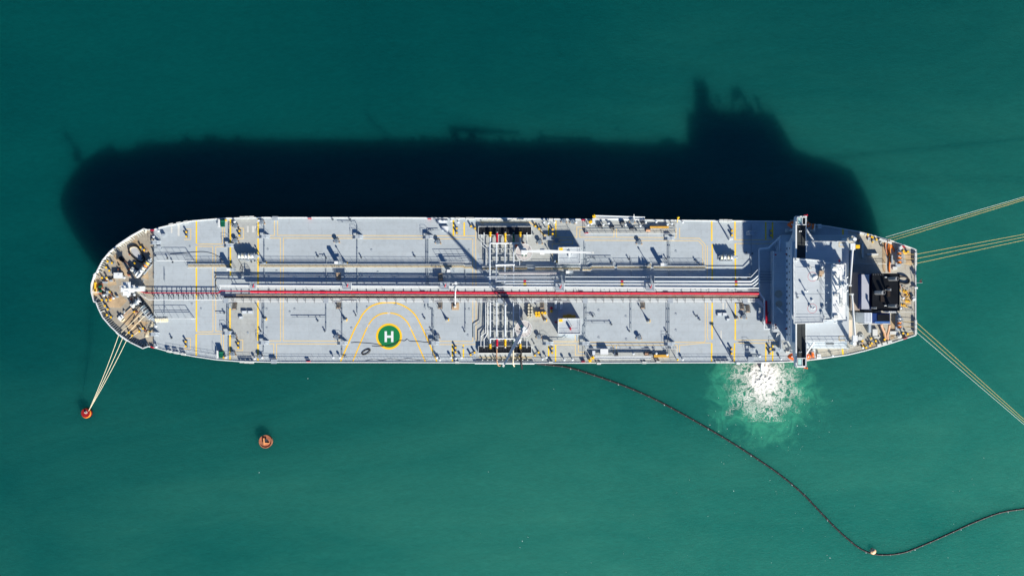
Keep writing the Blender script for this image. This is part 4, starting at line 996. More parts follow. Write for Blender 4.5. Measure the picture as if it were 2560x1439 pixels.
# midships side gear: framed boarding areas
for s in (0, 1):
    y = 584.5 if s == 0 else 871
    railing('boarding_rail', [(1464, 551 if s == 0 else 904), (1464, y), (1691, y), (1691, 560 if s == 0 else 896)], h=1.1, r=.05)
MB().rect(1625, 566, 1672, 570.5, .03, .9).build('ladder_rack', tarp, ship); MB().rect(1635, 887, 1672, 893, .03, .9).build('ladder_rack', tarp, ship)
for x, y in ((1530, 569), (1579, 572), (1500, 566), (1540, 886), (1625, 884), (1608, 558), (1556, 557)):
    p = P(x, y, .02); MB().box(p + Vector((0, 0, .4)), (1.3, .9, .8)).cylx(p + Vector((-.6, 0, 1.0)), p + Vector((.6, 0, 1.0)), .35, 10).build('hoisting_winch', darkm, ship, origin=p)
for x, y in ((1620, 575), (1617, 884)): MB().cylx(P(x - 5, y, .6), P(x + 5, y, .6), .5, 12).box(P(x, y, .2), (1.6, 1.2, .4)).build('air_motor', ropeT, ship)
MB().tube([P(1693, 556, 0), P(1695, 545, 2.5)], .09, 6).ball(P(1695.5, 544, 2.6), .45, 10).build('pilot_light', yellow, ship)
MB().tube([P(1693, 902, 0), P(1694, 899, 2.2)], .09, 6).ball(P(1694, 898.5, 2.3), .35, 10).build('pilot_light', yellow, ship)
MB().tube([P(1585, 556, 0), P(1585, 536, 2.6)], .1, 6).build('davit_arm', white, ship)
for x0, y, n in ((1820, 560, 1),): pass
# floodlight frames casting the slanting shadows beside the winches
for a, b, c in ((1822, 600, 4.2), (1834, 905, 7.5)):
    q = P(a, b, 0); MB().tube([q, q + Vector((0, 0, c))], .18, 8).tube([q + Vector((.5, 0, 0)), q + Vector((0, 0, c))], .1, 6).box(q + Vector((0, 0, c)), (1.2, .5, .3)).build('light_mast', white, ship)
# ------------------------------------------------------------------ accommodation block, bridge and funnel
acc = empty('accommodation_block', P(2040, 729, 0), ship)
XF = 90.1                                     # front wall plane
MB().poly([(1931, 628), (1951, 628), (1953, 588), (2122, 588), (2122, 871), (1953, 872), (1951, 830), (1931, 830)], .03, 3.0).build('lower_deckhouse', topdk, acc)
y603, y855 = Z3(0, 603, 26.9).y, Z3(0, 855, 26.9).y; xa = Z3(2122, 0, 26.9).x
m = MB().box(((XF + xa) / 2, (y603 + y855) / 2, 22.95), (xa - XF, y603 - y855, 7.9)); m.build('main_block', [wallm], acc)
MB().box(((XF + xa) / 2 + .05, (y603 + y855) / 2, 26.93), (xa - XF - .2, y603 - y855 - .2, .06)).build('bridge_deck', topdk, acc)
# windows in the front wall: two rows
for row, (z, n, h_, w_) in enumerate(((20.6, 15, 1.1, .75), (23.8, 12, .7, .5))):
    for i in range(n):
        y = y603 - 2.2 - (y603 - y855 - 4.4) * i / (n - 1)
        o = MB().box((XF - .03, y, z), (.06, w_, h_ + .12)).build('window', glass, acc)
for z in (22.2, 25.4): MB().box((XF - .06, (y603 + y855) / 2, z), (.10, y603 - y855 - .4, .07)).build('wall_ledge', wallm, acc)
# bridge wings
for s in (1, -1):
    wg = empty('bridge_wing', Z3(2000, 722 - 150 * s, 26.9), acc)
    tip = Z3(0, 541.5 if s > 0 else 917, 28.1).y; inn = Z3(0, 646 if s > 0 else 807.5, 28.1).y; root = y603 if s > 0 else y855
    x0, x1 = 91.05, Z3(2016, 0, 28.1).x
    MB().box(((x0 + x1) / 2, (tip + inn) / 2, 26.97), (x1 - x0 - .1, abs(tip - inn) - .1, .12)).build('wing_deck', wingm, wg)
    m = MB()
    # front fascia tapering outwards (bracket), with the parapet on top
    prof = [(root, 19.0), (root + s * 1.2, 21.8), (root + s * 2.6, 24.2), (root + s * 5.5, 25.6), (tip, 26.3), (tip, 28.2), (inn, 28.2), (inn, 27.0), (root, 27.0)]
    vs = [Vector((x0 - .12, y, z)) for y, z in prof] + [Vector((x0, y, z)) for y, z in prof]; n = len(prof)
    fs = [list(range(n))[::s], [i + n for i in range(n)][::-s]] + [(i, (i + 1) % n, (i + 1) % n + n, i + n)[::-s] for i in range(n)]
    m._add(vs, fs); m.build('wing_front', wallm, wg)
    k = MB().box(((x0 + x1) / 2, tip, 27.5), (x1 - x0, .12, 1.4)).box((x1, (tip + root) / 2, 27.5), (.12, abs(tip - root), 1.3))
    k.box(((x0 + x1) / 2, tip, 28.24), (x1 - x0 + .3, .3, .08)).box((x0 + .1, (tip + inn) / 2, 28.24), (.42, abs(tip - inn), .08)).box((x1, (tip + inn) / 2, 28.24), (.12, abs(tip - inn), .06))
    k.build('parapet', white, wg)
    xm, xr = Z3(1992, 0, 28.6).x, Z3(2013, 0, 28.6).x; ya, yb = Z3(0, 543.5 if s > 0 else 915, 28.6).y, Z3(0, 562 if s > 0 else 895, 28.6).y
    cb = MB()
    for a in ((xm, ya, xm, yb), (xr, ya, xr, yb), (xm, ya, xr, ya), (xm, yb, xr, yb), ((xm + xr) / 2 + .3, ya, (xm + xr) / 2 + .3, yb)):
        cb.tube([(a[0], a[1], 29.0), (a[2], a[3], 29.0)], .11, 6)
    for a in ((xm, ya), (xr, ya), (xm, yb), (xr, yb)): cb.tube([(a[0], a[1], 27.0), (a[0], a[1], 29.0)], .09, 6)
    o = cb.build('console_canopy', white, wg)
    MB().box(((xm + xm + 1.5) / 2 + .25, (ya + yb) / 2, 28.9), (1.35, abs(ya - yb) - .5, .05)).build('canopy_panel', aqua, o)
    for dx in (0, .45): MB().ball(Z3(1999 + dx * 8, 578 if s > 0 else 880, 27.4), .22, 10).build('searchlight', white, wg)
    # strut from the wing back to the block
    A = Z3(2014, 572 if s > 0 else 886, 26.0); B = Z3(2034, 602 if s > 0 else 856, 26.4)
    MB().tube([A, B], .35, 6).tube([A, (A.x, root, 23)], .16, 6).build('wing_strut', white, wg)
    MB().box((x1 - .4, tip + s * .25, 27.9), (.8, .5, .6)).cyl((x1 + .1, tip + s * .4, 0), .25, 28.1, 28.7, 10).build('navigation_light', redm if s > 0 else orange, wg)
# wheelhouse and compass deck
cz = 29.4
PW = lambda pts, z: [tuple(Z3(a, b, z)[:2]) for a, b in pts]
m = MB().prism(PW([(1996, 648), (2058, 654), (2114, 660), (2114, 797), (2058, 799), (2058, 805), (1996, 806)], cz), 26.96, cz - .25); m.build('wheelhouse', wallm, acc)
roofp = [(1984, 645.5), (2058, 652), (2061, 658), (2114, 659), (2114, 798), (2058, 800), (2058, 807), (1985, 809)]
rf = MB().prism(PW(roofp, cz), cz - .25, cz).build('compass_deck', topdk, acc)
m = MB(); q = [Z3(a, b, cz + .1) for a, b in roofp]
for a, b in zip(q, q[1:] + q[:1]):
    d = b - a; m.box((a + b) / 2, (d.length, .22, .3), math.atan2(d.y, d.x))
m.build('coaming', white, rf)
railing('railing', [(1988, 648), (2058, 654), (2058, 805), (1988, 806), (1988, 648)], rf, bz=cz, base=0, h=1.0, r=.035)
for cx, cy, r_, n_ in ((2031, 692, 11.6, 'a'), (2030.5, 771, 11.8, 'b')):
    c = Z3(cx, cy, cz); MB().ring(c, r_ * .128 - .09, r_ * .128, cz + .005, cz + .012, 48).build('red_circle', redm, rf)
def dome(cx, cy, h, r, name='satellite_dome'):
    c = Z3(cx, cy, cz); o = MB().cyl(c, .14, cz, cz + h - r * .8, 10).cyl(c, .35, cz, cz + .15, 12).build('dome_mast', white, acc, origin=c)
    MB().cyl((c.x, c.y), r * .85, cz + h - r * 1.5, cz + h - r * .6, 18, r).ball((c.x, c.y, cz + h - r * .6), r, 18, 1.0, -.05).build(name, white, o)
dome(2030, 692, 3.6, .95); dome(2029, 770, 3.1, .42); dome(2014, 727, 2.1, .30); dome(2053, 668, 1.2, .3); dome(1990, 651, 1.6, .2); dome(2086, 806, 1.4, .25)
for a, b, c, d, h in ((2049, 677, 2060, 686, 1.2), (2048, 684, 2056, 692, .9), (2056, 765, 2063, 772, .6), (2050, 794, 2068, 804, .05)): MB().rect(a, b, c, d, .0, h, cz).build('roof_locker', wood if h > .7 else greym, rf)
# house and radar mast abaft the wheelhouse
mh = MB().rect(2081, 661, 2098, 798, 0.02, 1.9, cz).build('mast_house', white, acc)
MB().rect(2098.2, 661.5, 2114, 797, 0.02, 1.3, cz).build('mast_house_annex', white, acc)
rm = empty('radar_mast', Z3(2096, 712, cz), acc)
b0 = Z3(2092, 712, cz + 1.9)
MB().tube([b0, b0 + Vector((.3, 0, 9.6))], .42, 12, .2).tube([b0 + Vector((0, 2.2, 0)), b0 + Vector((.2, .2, 6))], .22, 8).tube([b0 + Vector((0, -2.2, 0)), b0 + Vector((.2, -.2, 6))], .22, 8).build('mast_pole', white, rm)
for z, w_ in ((3.2, 6.5), (6.0, 9.0), (8.6, 5.0)):
    o = MB().box(b0 + Vector((.1, 0, z)), (.8, w_ * .3, .10)).tube([b0 + Vector((0, -w_ / 2, z)), b0 + Vector((0, w_ / 2, z))], .09, 6).build('crosstree', white, rm)
MB().box(b0 + Vector((.9, .2, 6.7)), (.3, 3.4, .28)).cyl(b0 + Vector((.9, .2, 0)), .25, b0.z + 6.1, b0.z + 6.6, 10).build('radar_scanner', white, rm)
MB().box(b0 + Vector((.9, -.5, 3.9)), (2.4, .25, .22), R(20)).cyl(b0 + Vector((.9, -.5, 0)), .22, b0.z + 3.3, b0.z + 3.8, 10).build('radar_scanner', white, rm)
for dy in (-1.8, 0.2, 2.4): MB().ball(b0 + Vector((1.6, dy, 5.4)), .38, 10).tube([b0 + Vector((0, dy, 5.0)), b0 + Vector((1.6, dy, 5.2))], .08, 6).build('aerial', white, rm)
for a, b, h in ((2089, 669, 2.5), (2100, 660, 3.4), (2093, 676, 1.4), (2104, 676, 1.2), (2088, 742, 1.6), (2100, 748, 1.1), (2103, 762, 1.8), (2094, 765, .9), (2090, 780, 1.3), (2104, 796, 2.6), (2080, 660, 2.0), (2108, 730, 1.2), (2078, 690, 2.4), (2062, 713, 2.6), (2066, 731, 2.2), (2061, 756, 2.2)):
    q = Z3(a, b, cz); MB().tube([q, q + Vector((0, 0, h + (1.9 if a > 2081 else 0)))], .07, 6).ball(q + Vector((0, 0, h + (1.9 if a > 2081 else 0))), .18, 8).build('aerial', white, rm)
for a, b, c, d in ((2083, 667, 2092, 672), (2085, 684, 2094, 690), (2086, 735, 2096, 741), (2100, 700, 2106, 712), (2103, 745, 2108, 768), (2085, 788, 2096, 796)): MB().rect(a, b, c, d, 1.9, 2.35, cz).build('roof_unit', whiteR, mh)
# rails and fittings round the bridge deck
railing('railing', [(2016, 604), (2120, 604)], acc, bz=26.96, base=0, h=1.0, r=.05); railing('railing', [(2016, 854), (2120, 854)], acc, bz=26.96, base=0, h=1.0, r=.05)
railing('railing', [(1953, 589), (1977, 589)], acc, bz=19, base=0, h=1.0, r=.05); railing('railing', [(2030, 589), (2120, 589)], acc, bz=19, base=0, h=1.0, r=.05); railing('railing', [(2018, 870.5), (2120, 870.5)], acc, bz=19, base=0, h=1.0, r=.05)
railing('railing', [(1932, 629), (1932, 829)], acc, bz=19, base=0, h=1.1, r=.06); railing('railing', [(1932, 829), (1951, 829)], acc, bz=19, base=0, h=1.1, r=.05)
m = MB()
for s in ((2097, 606, 2112, 607.4), (2097, 616, 2112, 617.4), (2097, 606, 2098.4, 617), (2097, 840, 2112, 841.4), (2097, 850, 2112, 851.4), (2097, 840, 2098.4, 851)): m.rect(*s, .03, .04, 26.96)
m.build('deck_marking', markF, acc)
for i in range(6): MB().rect(2066 + i * 3.4, 857.5, 2068 + i * 3.4, 860.5, .02, .5, 19).build('step', darkm, acc)
for a, b in ((1939, 637), (1939, 812), (1966, 635), (1965.5, 822), (1940, 819)): MB().box(Z3(a, b, 19.9), (.5, .45, .5)).build('lifebuoy_locker', redm, acc)
for a, b, r_ in ((1945, 663, 1.0), (1945, 792, .9), (1946, 735, 1.25), (1947, 760, 1.1)):
    c = Z3(a, b, 19); MB().cyl(c, r_, 19, 19.25, 24).ring(c, r_ * .8, r_, 19.25, 19.4, 24).cyl(c, .2, 19.25, 19.5, 10).build('round_hatch', topdk if a < 1946 else aftdk, acc)
q = Z3(1950, 775, 19); MB().tube([q + Vector((-1.1, 1.0, .5)), q + Vector((.2, -.1, .5)), q + Vector((.9, -.9, .6))], .22, 8, .3).box(q + Vector((.5, -.6, .35)), (.9, .5, .5), R(-40)).build('monitor_gun', white, acc)
MB().tube([P(1951, 592, 3.2), P(1930, 612, 1.0)], .3, 8).tube([P(1935, 609, .5), P(1943, 628, 3)], .1, 6).tube([P(1938, 607, .5), P(1946, 628, 3)], .1, 6).build('stair_frame', pipem, acc)
m = MB()
for k in range(4): m.tube([Z3(1937 + k * 2.4, 852 + k * .2, 16.3), Z3(1944 + k * 2.4, 832, 19)], .09, 6)
m.build('inclined_ladder', white, acc)
MB().rect(1949, 596, 1953, 628, .03, 3.0).build('stair_tower', wallm, acc)
MB().poly([(1953, 851), (1981, 851), (1985, 874), (1957, 874)], 3.02, 3.06).build('worn_coating', manidk, acc)

# funnel and engine casing
fn = empty('funnel', P(2200, 730, 0), ship)
MB().rect(2128, 681, 2149, 776, .03, 12.0).build('engine_casing', taupe, fn)
MB().rect(2154, 686, 2173, 773, .03, 15.7).build('casing_house', bluem, fn); MB().rect(2154, 686, 2173.2, 773, 15.71, 15.85).build('casing_roof', lilac, fn)
MB().rect(2179, 684, 2248, 776, .03, 16.0).build('funnel_casing', bluem, fn)
MB().rect(2179, 683.6, 2248.4, 776.4, 16.01, 16.4).build('black_top', blackm, fn)
m = MB(); q = [Z3(a, b, 32.5) for a, b in ((2181, 684), (2248.5, 684), (2248.5, 776.5), (2181, 776.5))]
for a, b in zip(q, q[1:] + q[:1]):
    d = b - a; m.box((a + b) / 2, (d.length + .12, .12, .4), math.atan2(d.y, d.x))
m.build('black_rim', blackm, fn)
for a, b, H_, r_ in ((2243, 697, 4.6, .62), (2209, 731.5, 4.8, .66), (2242, 765, 4.6, .52), (2192, 770, 2.0, .3), (2228, 724, 2.4, .35)):
    t = Z3(a, b, 32.3 + H_)
    o = MB().tube([Vector((t.x - .9, t.y, 32.2)), Vector((t.x - .7, t.y, 33.6)), t], r_, 20).build('exhaust_pipe', silver, fn)
    MB().cyl(t, r_ * .82, 32.3 + H_ + .002, 32.3 + H_ + .02, 18).build('exhaust_mouth', blackm, o)
MB().box(Z3(2206, 745, 32.6), (1.2, 2.4, .4)).box(Z3(2222, 730, 32.6), (.9, 3.0, .3)).build('uptake_cover', mat('black_soot', (.02, .014, .012), .5, .3), fn)
for k in range(2): MB().ball(Z3(2213 + k * 3, 693, 32.8), .2, 8).ball(Z3(2212 + k * 3, 764, 32.8), .2, 8).build('funnel_lamp', white, fn)
m = MB()
for k in range(5): m.box(Z3(2183 + k * 6, 686, 32.5), (.35, .5, .3), R(35))
m.build('lashing_eye', darkm, fn)
# blue fan house and white unit south of the funnel
MB().rect(2181, 783, 2225, 808, .03, 8.0).build('fan_house', bluem, fn)
m = MB()
for k in range(14): m.rect(2187 + k * 2.7, 803.5, 2188.6 + k * 2.7, 808.3, 8.0, 8.2)
m.build('fan_louver', mat('pale_blue_paint', (.10, .25, .60), .5), fn)
MB().rect(2194, 786, 2224, 802, 8.02, 8.25).build('fan_opening', blackm, fn)
MB().rect(2161, 782, 2180, 808, .03, 9.5).build('generator_room', wallm, fn)
m = MB()
for k in range(5): m.rect(2163 + k * 3.4, 784, 2163.5 + k * 3.4, 806, 9.52, 9.6)
m.build('roof_seam', greym, fn)
MB().rect(2150, 776.5, 2160.5, 808, .03, 2.2).build('shade_block', darkm, fn)  # dark block put in for the shade left of the white unit
railing('railing', [(2138, 809.5), (2224, 809.5)], fn, bz=DZ, base=5.0, h=1.0, r=.05)
for k in range(8): MB().cyl(P(2210 + k * 2.3, 779 + (k % 2) * 1.5, 0), .22, DZ + .1, DZ + 5.2, 8).build('vent_pipe', manidk if k % 2 else white, fn)
pipe('exhaust_duct', [(2203, 810, 3.5), (2206, 820, 2.2), (2212, 834, 1.2), (2214, 848, .5)], .42, ropeT, 0, n=10)
pipe('exhaust_duct', [(2224, 811, 3.5), (2222, 824, 2.2), (2218, 838, 1.2), (2220, 849, .5)], .40, ropeT, 0, n=10)

rr = random.Random(21)
for k in range(20):
    a = rr.uniform(2145, 2210); b = rr.uniform(846, 868) - (a - 2145) * .08
    if rr.random() < .5: b = rr.uniform(586, 604) + (a - 2145) * .18
    MB().box(P(a, b, .25), (rr.uniform(.3, 1.1), rr.uniform(.3, .8), rr.uniform(.3, .7)), rr.uniform(0, 3)).build('deck_fitting', rr.choice((yellow, wood, greym, rusty, darkm, manidk)), ship)
for k in range(75):
    a = rr.uniform(244, 376); b = rr.uniform(610, 842)
    if abs(b - 722) > (a - 232) * .95 or (290 < a < 360 and abs(b - 722) < 22): continue
    MB().box(P(a, b, .25), (rr.uniform(.3, 1.0), rr.uniform(.25, .7), rr.uniform(.3, .7)), rr.uniform(0, 3)).cyl(P(a + 2, b + 1, 0), .18, DZ + .03, DZ + .7, 8).build('deck_fitting', rr.choice((yellow, wood, rusty, darkm, whiteR, rusty)), ship)
rustbed([(264, 700), (285, 690), (292, 712), (270, 716)]); rustbed([(262, 742), (300, 735), (318, 752), (300, 770), (272, 768)]); rustbed([(300, 800), (330, 778), (352, 790), (322, 818)]); rustbed([(345, 640), (366, 640), (372, 700), (356, 694)])
rustbed([(2205, 606), (2216, 604), (2214, 680), (2206, 680)]); rustbed([(2262, 628), (2280, 632), (2280, 664), (2266, 662)]); rustbed([(2228, 784), (2240, 783), (2236, 846), (2226, 850)]); rustbed([(2250, 838), (2282, 828), (2284, 836), (2252, 848)])
for k in range(16):
    a = rr.uniform(262, 368); b = rr.uniform(625, 825)
    if abs(b - 722) > (a - 236) * .9: continue
    c_, d_ = a + rr.uniform(-14, 14), b + rr.uniform(-12, 12)
    MB().tube([P(a, b, .15), P((a + c_) / 2 + 2, (b + d_) / 2, .2), P(c_, d_, .15)], rr.uniform(.06, .14), 6).build('deck_pipe_stub', rr.choice((rusty, whiteR, darkm, ropeC, pipeg)), ship)
for k in range(14):
    a = rr.uniform(1990, 2110); b = rr.uniform(655, 800)
    z = cz if b < 801 else 26.96
    if z < 28 and a < 2020: a += 35
    if a > 2076 and z > 28: a -= 30
    MB().box(Z3(a, b, z + .2), (rr.uniform(.25, .8), rr.uniform(.25, .8), rr.uniform(.25, .6)), rr.choice((0, .2, 1.5))).build('roof_fitting', rr.choice((white, greym, whiteR, manidk)), acc)
for y_ in (668, 735, 785): MB().rect(1990, y_, 2072, y_ + .5, .0, .06, cz).build('roof_cable_duct', greym, acc)
# provision cranes
def pcrane(base, top, tip, z1, z2, s):
    p = Z3(base[0], base[1], 26.9); o = empty('provision_crane', p, ship)
    MB().cyl(p, .8, DZ + .03, 26.8, 16).build('pedestal', wallm, o)
    c = Z3(base[0], base[1], 27.0); MB().cyl(c, 1.25, 26.8, 27.0, 24).build('service_platform', aftdk, o)
    k = MB().ring(c, 1.2, 1.28, 27.95, 28.0, 24)
    for i in range(10): a = 2 * math.pi * i / 10; k.tube([(c.x + 1.24 * math.cos(a), c.y + 1.24 * math.sin(a), 27.0), (c.x + 1.24 * math.cos(a), c.y + 1.24 * math.sin(a), 28.0)], .04, 4)
    k.build('platform_rail', white, o)
    t = Z3(top[0], top[1], z1); MB().cyl(c, .6, 27.0, z1 - .2, 14).box(t, (1.5, 2.0, 1.2)).build('slewing_column', white, o)
    MB().box(t + Vector((1.55, 0, 0)), (1.3, 1.1, 1.1)).build('winch_house', yellow if s > 0 else whiteR, o)
    e = Z3(tip[0], tip[1], z2)
    MB().tube([t + Vector((0, 0, .3)), e], .40, 4, .26).build('boom', white, o)
    MB().tube([e, e - Vector((0, 0, 2.2))], .05, 5).box(e - Vector((0, 0, 2.4)), (.4, .3, .6)).box(e, (.9, .5, .5)).build('hook', whiteR, o)
    MB().tube([t + Vector((0, -.4 if s > 0 else .4, -.4)), t * .7 + e * .3 + Vector((0, 0, -.2))], .12, 6).build('luffing_cylinder', silver, o)
pcrane((2127, 600), (2131, 617), (2125.5, 714), 31.5, 32.2, 1)
pcrane((2127.5, 858), (2137, 846), (2130.5, 736), 31.0, 32.2, -1)
MB().rect(2122.5, 800, 2130, 841, 9.0, 9.3).build('boom_cradle', mat('cream_paint', (.70, .56, .44), .6, .05), ship)
MB().rect(2124, 633, 2127, 658, .03, 8).rect(2127.3, 633, 2137, 658, .03, 8).build('store_trunk', greym, ship)
MB().poly([(2124, 588), (2140, 588), (2140, 612), (2124, 612)], 6, 9.2).build('crane_sponson', topdk, ship); MB().poly([(2124, 845), (2142, 845), (2142, 870), (2124, 870)], 6, 9.2).build('crane_sponson', aftdk, ship)
railing('deck_rail', [(2124, 659), (2213, 659.5), (2213, 682)], h=1.0, r=.05); railing('deck_rail', [(2213, 602), (2213, 658)], h=1.0, r=.03); railing('deck_rail', [(2249, 780), (2286, 780)], h=1.0, r=.04)
for a, b, c, d, h in ((2155, 609, 2159, 644, .9), (2168, 634, 2196, 638, .9), (2229, 638, 2232, 658, 1.5), (2232, 667, 2243, 674, .5), (2172, 810, 2178, 832, 1.6), (2182, 823, 2194, 840, .8), (2225, 828, 2245, 836, .5), (2184, 842, 2200, 845, .5), (2281, 741, 2287, 753, .9)):
    MB().rect(a, b, c, d, .03, h).build('deck_locker', whiteR if h < 1 else greym, ship)
q = P(2153, 842, 0); MB().ring(q, .25, .95, DZ + .03, DZ + .5, 24).cyl(q, .22, DZ + .03, DZ + .8, 10).build('rope_reel', manidk, ship)
for a, b in ((2249, 619), (2247, 841)): q = P(a, b, 0); MB().cyl(q, .7, DZ + .03, DZ + .9, 18).cyl(q, .35, DZ + .9, DZ + 1.2, 14).build('capstan', whiteR, ship)
MB().tube([P(2288, 707, .9), P(2306, 707, 3.2)], .07, 6).build('ensign_staff', white, ship)
for a, b in ((2290, 720), (2286, 748)): MB().box(P(a, b, .8), (1.0, .6, .6)).build('stern_light', white, ship)
rr = random.Random(11)
for k in range(26):
    a, b = rr.uniform(2250, 2282), rr.uniform(712, 772); MB().tube([P(a, b, .1), P(a + rr.uniform(-8, 8), b + rr.uniform(-8, 8), .3)], rr.uniform(.05, .13), 5).build('deck_pipe_stub', rr.choice((pipeg, yellow, rusty, darkm)), ship)

# ------------------------------------------------------------------ deckhouses amidships
for i, (x0, y0, x1, y1) in enumerate(((1396, 618.5, 1451.5, 659), (1395.5, 796.5, 1451.5, 835))):
    o = MB().rect(x0, y0, x1, y1, .03, 3.2).build('deckhouse', topdk, ship)
    m = MB()
    for a in ((x0, y0 - .6, x1, y0 + .6), (x0, y1 - .6, x1, y1 + .6), (x0 - .6, y0 + .6, x0 + .6, y1 - .6), (x1 - .6, y0 + .6, x1 + .6, y1 - .6)): m.rect(*a, 3.2, 3.42)
    m.build('roof_coaming', white, o)
    MB().rect(x0 + 1, y0 + .8, x0 + 11, y0 + 8, 3.22, 3.5).build('yellow_hatch', yellow, o)
    railing('roof_rail', [(x0 + 1, y0 + 1), (x1 - 1, y0 + 1), (x1 - 1, y1 - 1), (x0 + 1, y1 - 1), (x0 + 1, y0 + 1)], o, bz=DZ + 3.2, base=0, h=1.0, r=.03)
    if i == 1:
        q = P(1426, 822, 3.2); MB().box(q + Vector((0, 0, .7)), (.5, .7, 1.2)).tube([q + Vector((.4, .9, 0)), q + Vector((.4, .9, 2.8))], .07, 6).build('roof_vent', redm, o)
    else:
        q = P(1430, 637, 3.2); MB().tube([q, q + Vector((0, 0, 1.2))], .12, 6).box(q + Vector((-.9, 0, .3)), (.6, 1.6, .5)).build('roof_vent', white, o)

# hose handling cranes
def hcrane(cx, cy, tip, zt, heel, zh, ang):
    p = P(cx, cy, 0); o = empty('hose_crane', p, ship)
    p3 = P(cx, cy, 3.3)
    MB().cyl(p3, .75, DZ + .03, DZ + 8.0, 20).build('pedestal', whiteR, o)
    k = MB().ring(p3, .96, 2.72, DZ + 3.2, DZ + 3.3, 40); pl = k.build('round_platform', mat('pink_grey_platform', (.50, .46, .45), .6, .06, .1), o)
    k = MB().ring(p3, 2.72, 2.82, DZ + 4.3, DZ + 4.4, 40).ring(p3, 2.70, 2.84, DZ + 3.12, DZ + 3.36, 40)
    for i in range(16): a = 2 * math.pi * i / 16; k.tube([(p3.x + 2.76 * math.cos(a), p3.y + 2.76 * math.sin(a), DZ + 3.3), (p3.x + 2.76 * math.cos(a), p3.y + 2.76 * math.sin(a), DZ + 4.35)], .045, 4)
    k.build('guard_rail', white, pl)
    m = MB()
    for i in range(8): a = 2 * math.pi * i / 8; m.tube([(p3.x + .9 * math.cos(a), p3.y + .9 * math.sin(a), DZ + 1.2), (p3.x + 2.5 * math.cos(a), p3.y + 2.5 * math.sin(a), DZ + 3.2)], .09, 5)
    m.build('platform_bracket', greym, o)
    h = Z3(heel[0], heel[1], DZ + zh); e = Z3(tip[0], tip[1], DZ + zt)
    c = Vector((p3.x, p3.y, DZ + 8)); d = e - h; hd = Vector((d.x, d.y, 0)).normalized(); az = math.atan2(d.y, d.x); sd = Vector((-hd.y, hd.x, 0))
    MB().cyl(c, 1.1, DZ + 7.8, DZ + 8.2, 20).box(c + Vector((0, 0, .9)), (1.9, 1.0, 1.2), az).box(c + sd * 1.0 + Vector((0, 0, .6)), (1.0, .6, 1.0), az).build('slewing_house', white, o)
    for q in (-.25, .3): MB().box(c - hd * .0 + sd * (-1.2) + hd * q * 2 + Vector((0, 0, 1.0)), (.5, .5, .4), az).build('hydraulic_unit', greenM, o)
    # boom: tapering box with side plates
    vs = []; n = 7
    up = d.normalized().cross(sd).normalized()
    up = up if up.z > 0 else -up
    if abs(up.z) < .2: up = Vector((0, 0, 1)) if abs(d.normalized().z) < .5 else -hd
    for i in range(n):
        t = i / (n - 1); w_ = (.24 + 1.23 * t if t < .3 else .61 - .43 * (t - .3) / .7); hgt = .45 - .28 * t
        cc = h + d * t
        for a, b in ((-1, -1), (1, -1), (1, 1), (-1, 1)): vs.append(cc + sd * a * w_ + up * b * hgt)
    fs = [(0, 1, 2, 3)[::-1], tuple(4 * (n - 1) + k for k in range(4))]
    for i in range(n - 1):
        for k in range(4): fs.append((4 * i + k, 4 * i + (k + 1) % 4, 4 * i + 4 + (k + 1) % 4, 4 * i + 4 + k))
    m = MB(); m._add(vs, fs); bo = m.build('boom', white, o)
    MB().box(h + d * .24 - up * .9, (1.4, 1.9, 1.0), az).build('boom_winch', white, bo)
    MB().tube([c + hd * .9 + Vector((0, 0, -1.8)), h + d * .33 - up * .5], .18, 8).build('luffing_cylinder', silver, bo)
    MB().tube([e, e - Vector((0, 0, 2.0))], .04, 5).box(e - Vector((0, 0, 2.3)), (.5, .35, .8)).box(e, (.7, .6, .6), az).build('hook_block', whiteR, bo)
hcrane(1310, 631, (1482, 632), 8.6, (1316, 628), 9.0, 0)
hcrane(1309, 822, (1259, 914), 33, (1306, 826), 8.8, 0)
# gangways
def gangway(x0, y0, x1, y1, h, w_=6):
    a, b = P(x0, y0, h), P(x1, y1, h); d = b - a; az = math.atan2(d.y, d.x); t = d.normalized(); s = Vector((-t.y, t.x, 0)); W0 = U(w_) / 2
    o = MB().box((a + b) / 2, (d.length, W0 * 2, .08), az).build('gangway', greym, ship)
    m = MB()
    for q in (-1, 1): m.tube([a + s * W0 * q + Vector((0, 0, .1)), b + s * W0 * q + Vector((0, 0, .1))], .13, 6)
    m.build('side_beam', white, o)
    m = MB(); n = int(d.length / .34)
    for i in range(n): m.box(a + d * (i + .5) / n + Vector((0, 0, .07)), (.1, W0 * 1.8, .06), az)
    m.build('tread', white, o)
    return o
gangway(1484, 542, 1612, 546, 0.4, 6.5); gangway(1486, 893.5, 1628, 893.5, 1.2, 5)
for a, b in ((1485, 541), (1476, 555), (1482, 894), (1475, 901)): q = P(a, b, 1.0); MB().cyl(q, .55, q.z - .5, q.z + .5, 16).cyl(q, .2, q.z + .5, q.z + .7, 10).build('gangway_turntable', yellow, ship)
MB().rect(1481, 546, 1488, 558, .03, 1.2).rect(1481, 877, 1488, 890, .03, 1.2).build('turntable_platform', pipem, ship)
MB().rect(1104, 565.5, 1120, 576, .03, 1.1).rect(1112, 576.3, 1120, 580.5, .03, .9).build('control_cabinet', white, ship)
MB().rect(1501, 872, 1520.5, 886, .03, 1.3).build('control_cabinet', white, ship)
# ------------------------------------------------------------------ things that lie on, hang from or float beside the ship
def rope(name, pts, r, mt, label, cat='mooring rope', group=None, sag=0.0, n=6):
    L = [Vector(p) for p in pts]
    if sag and len(L) == 2:
        a, b = L; L = [a + (b - a) * t / 14 - Vector((0, 0, sag * 4 * (t / 14) * (1 - t / 14))) for t in range(15)]
    o = MB().tube(L, r, n).build(name, mt, None)
    return tag(o, label, cat, group)
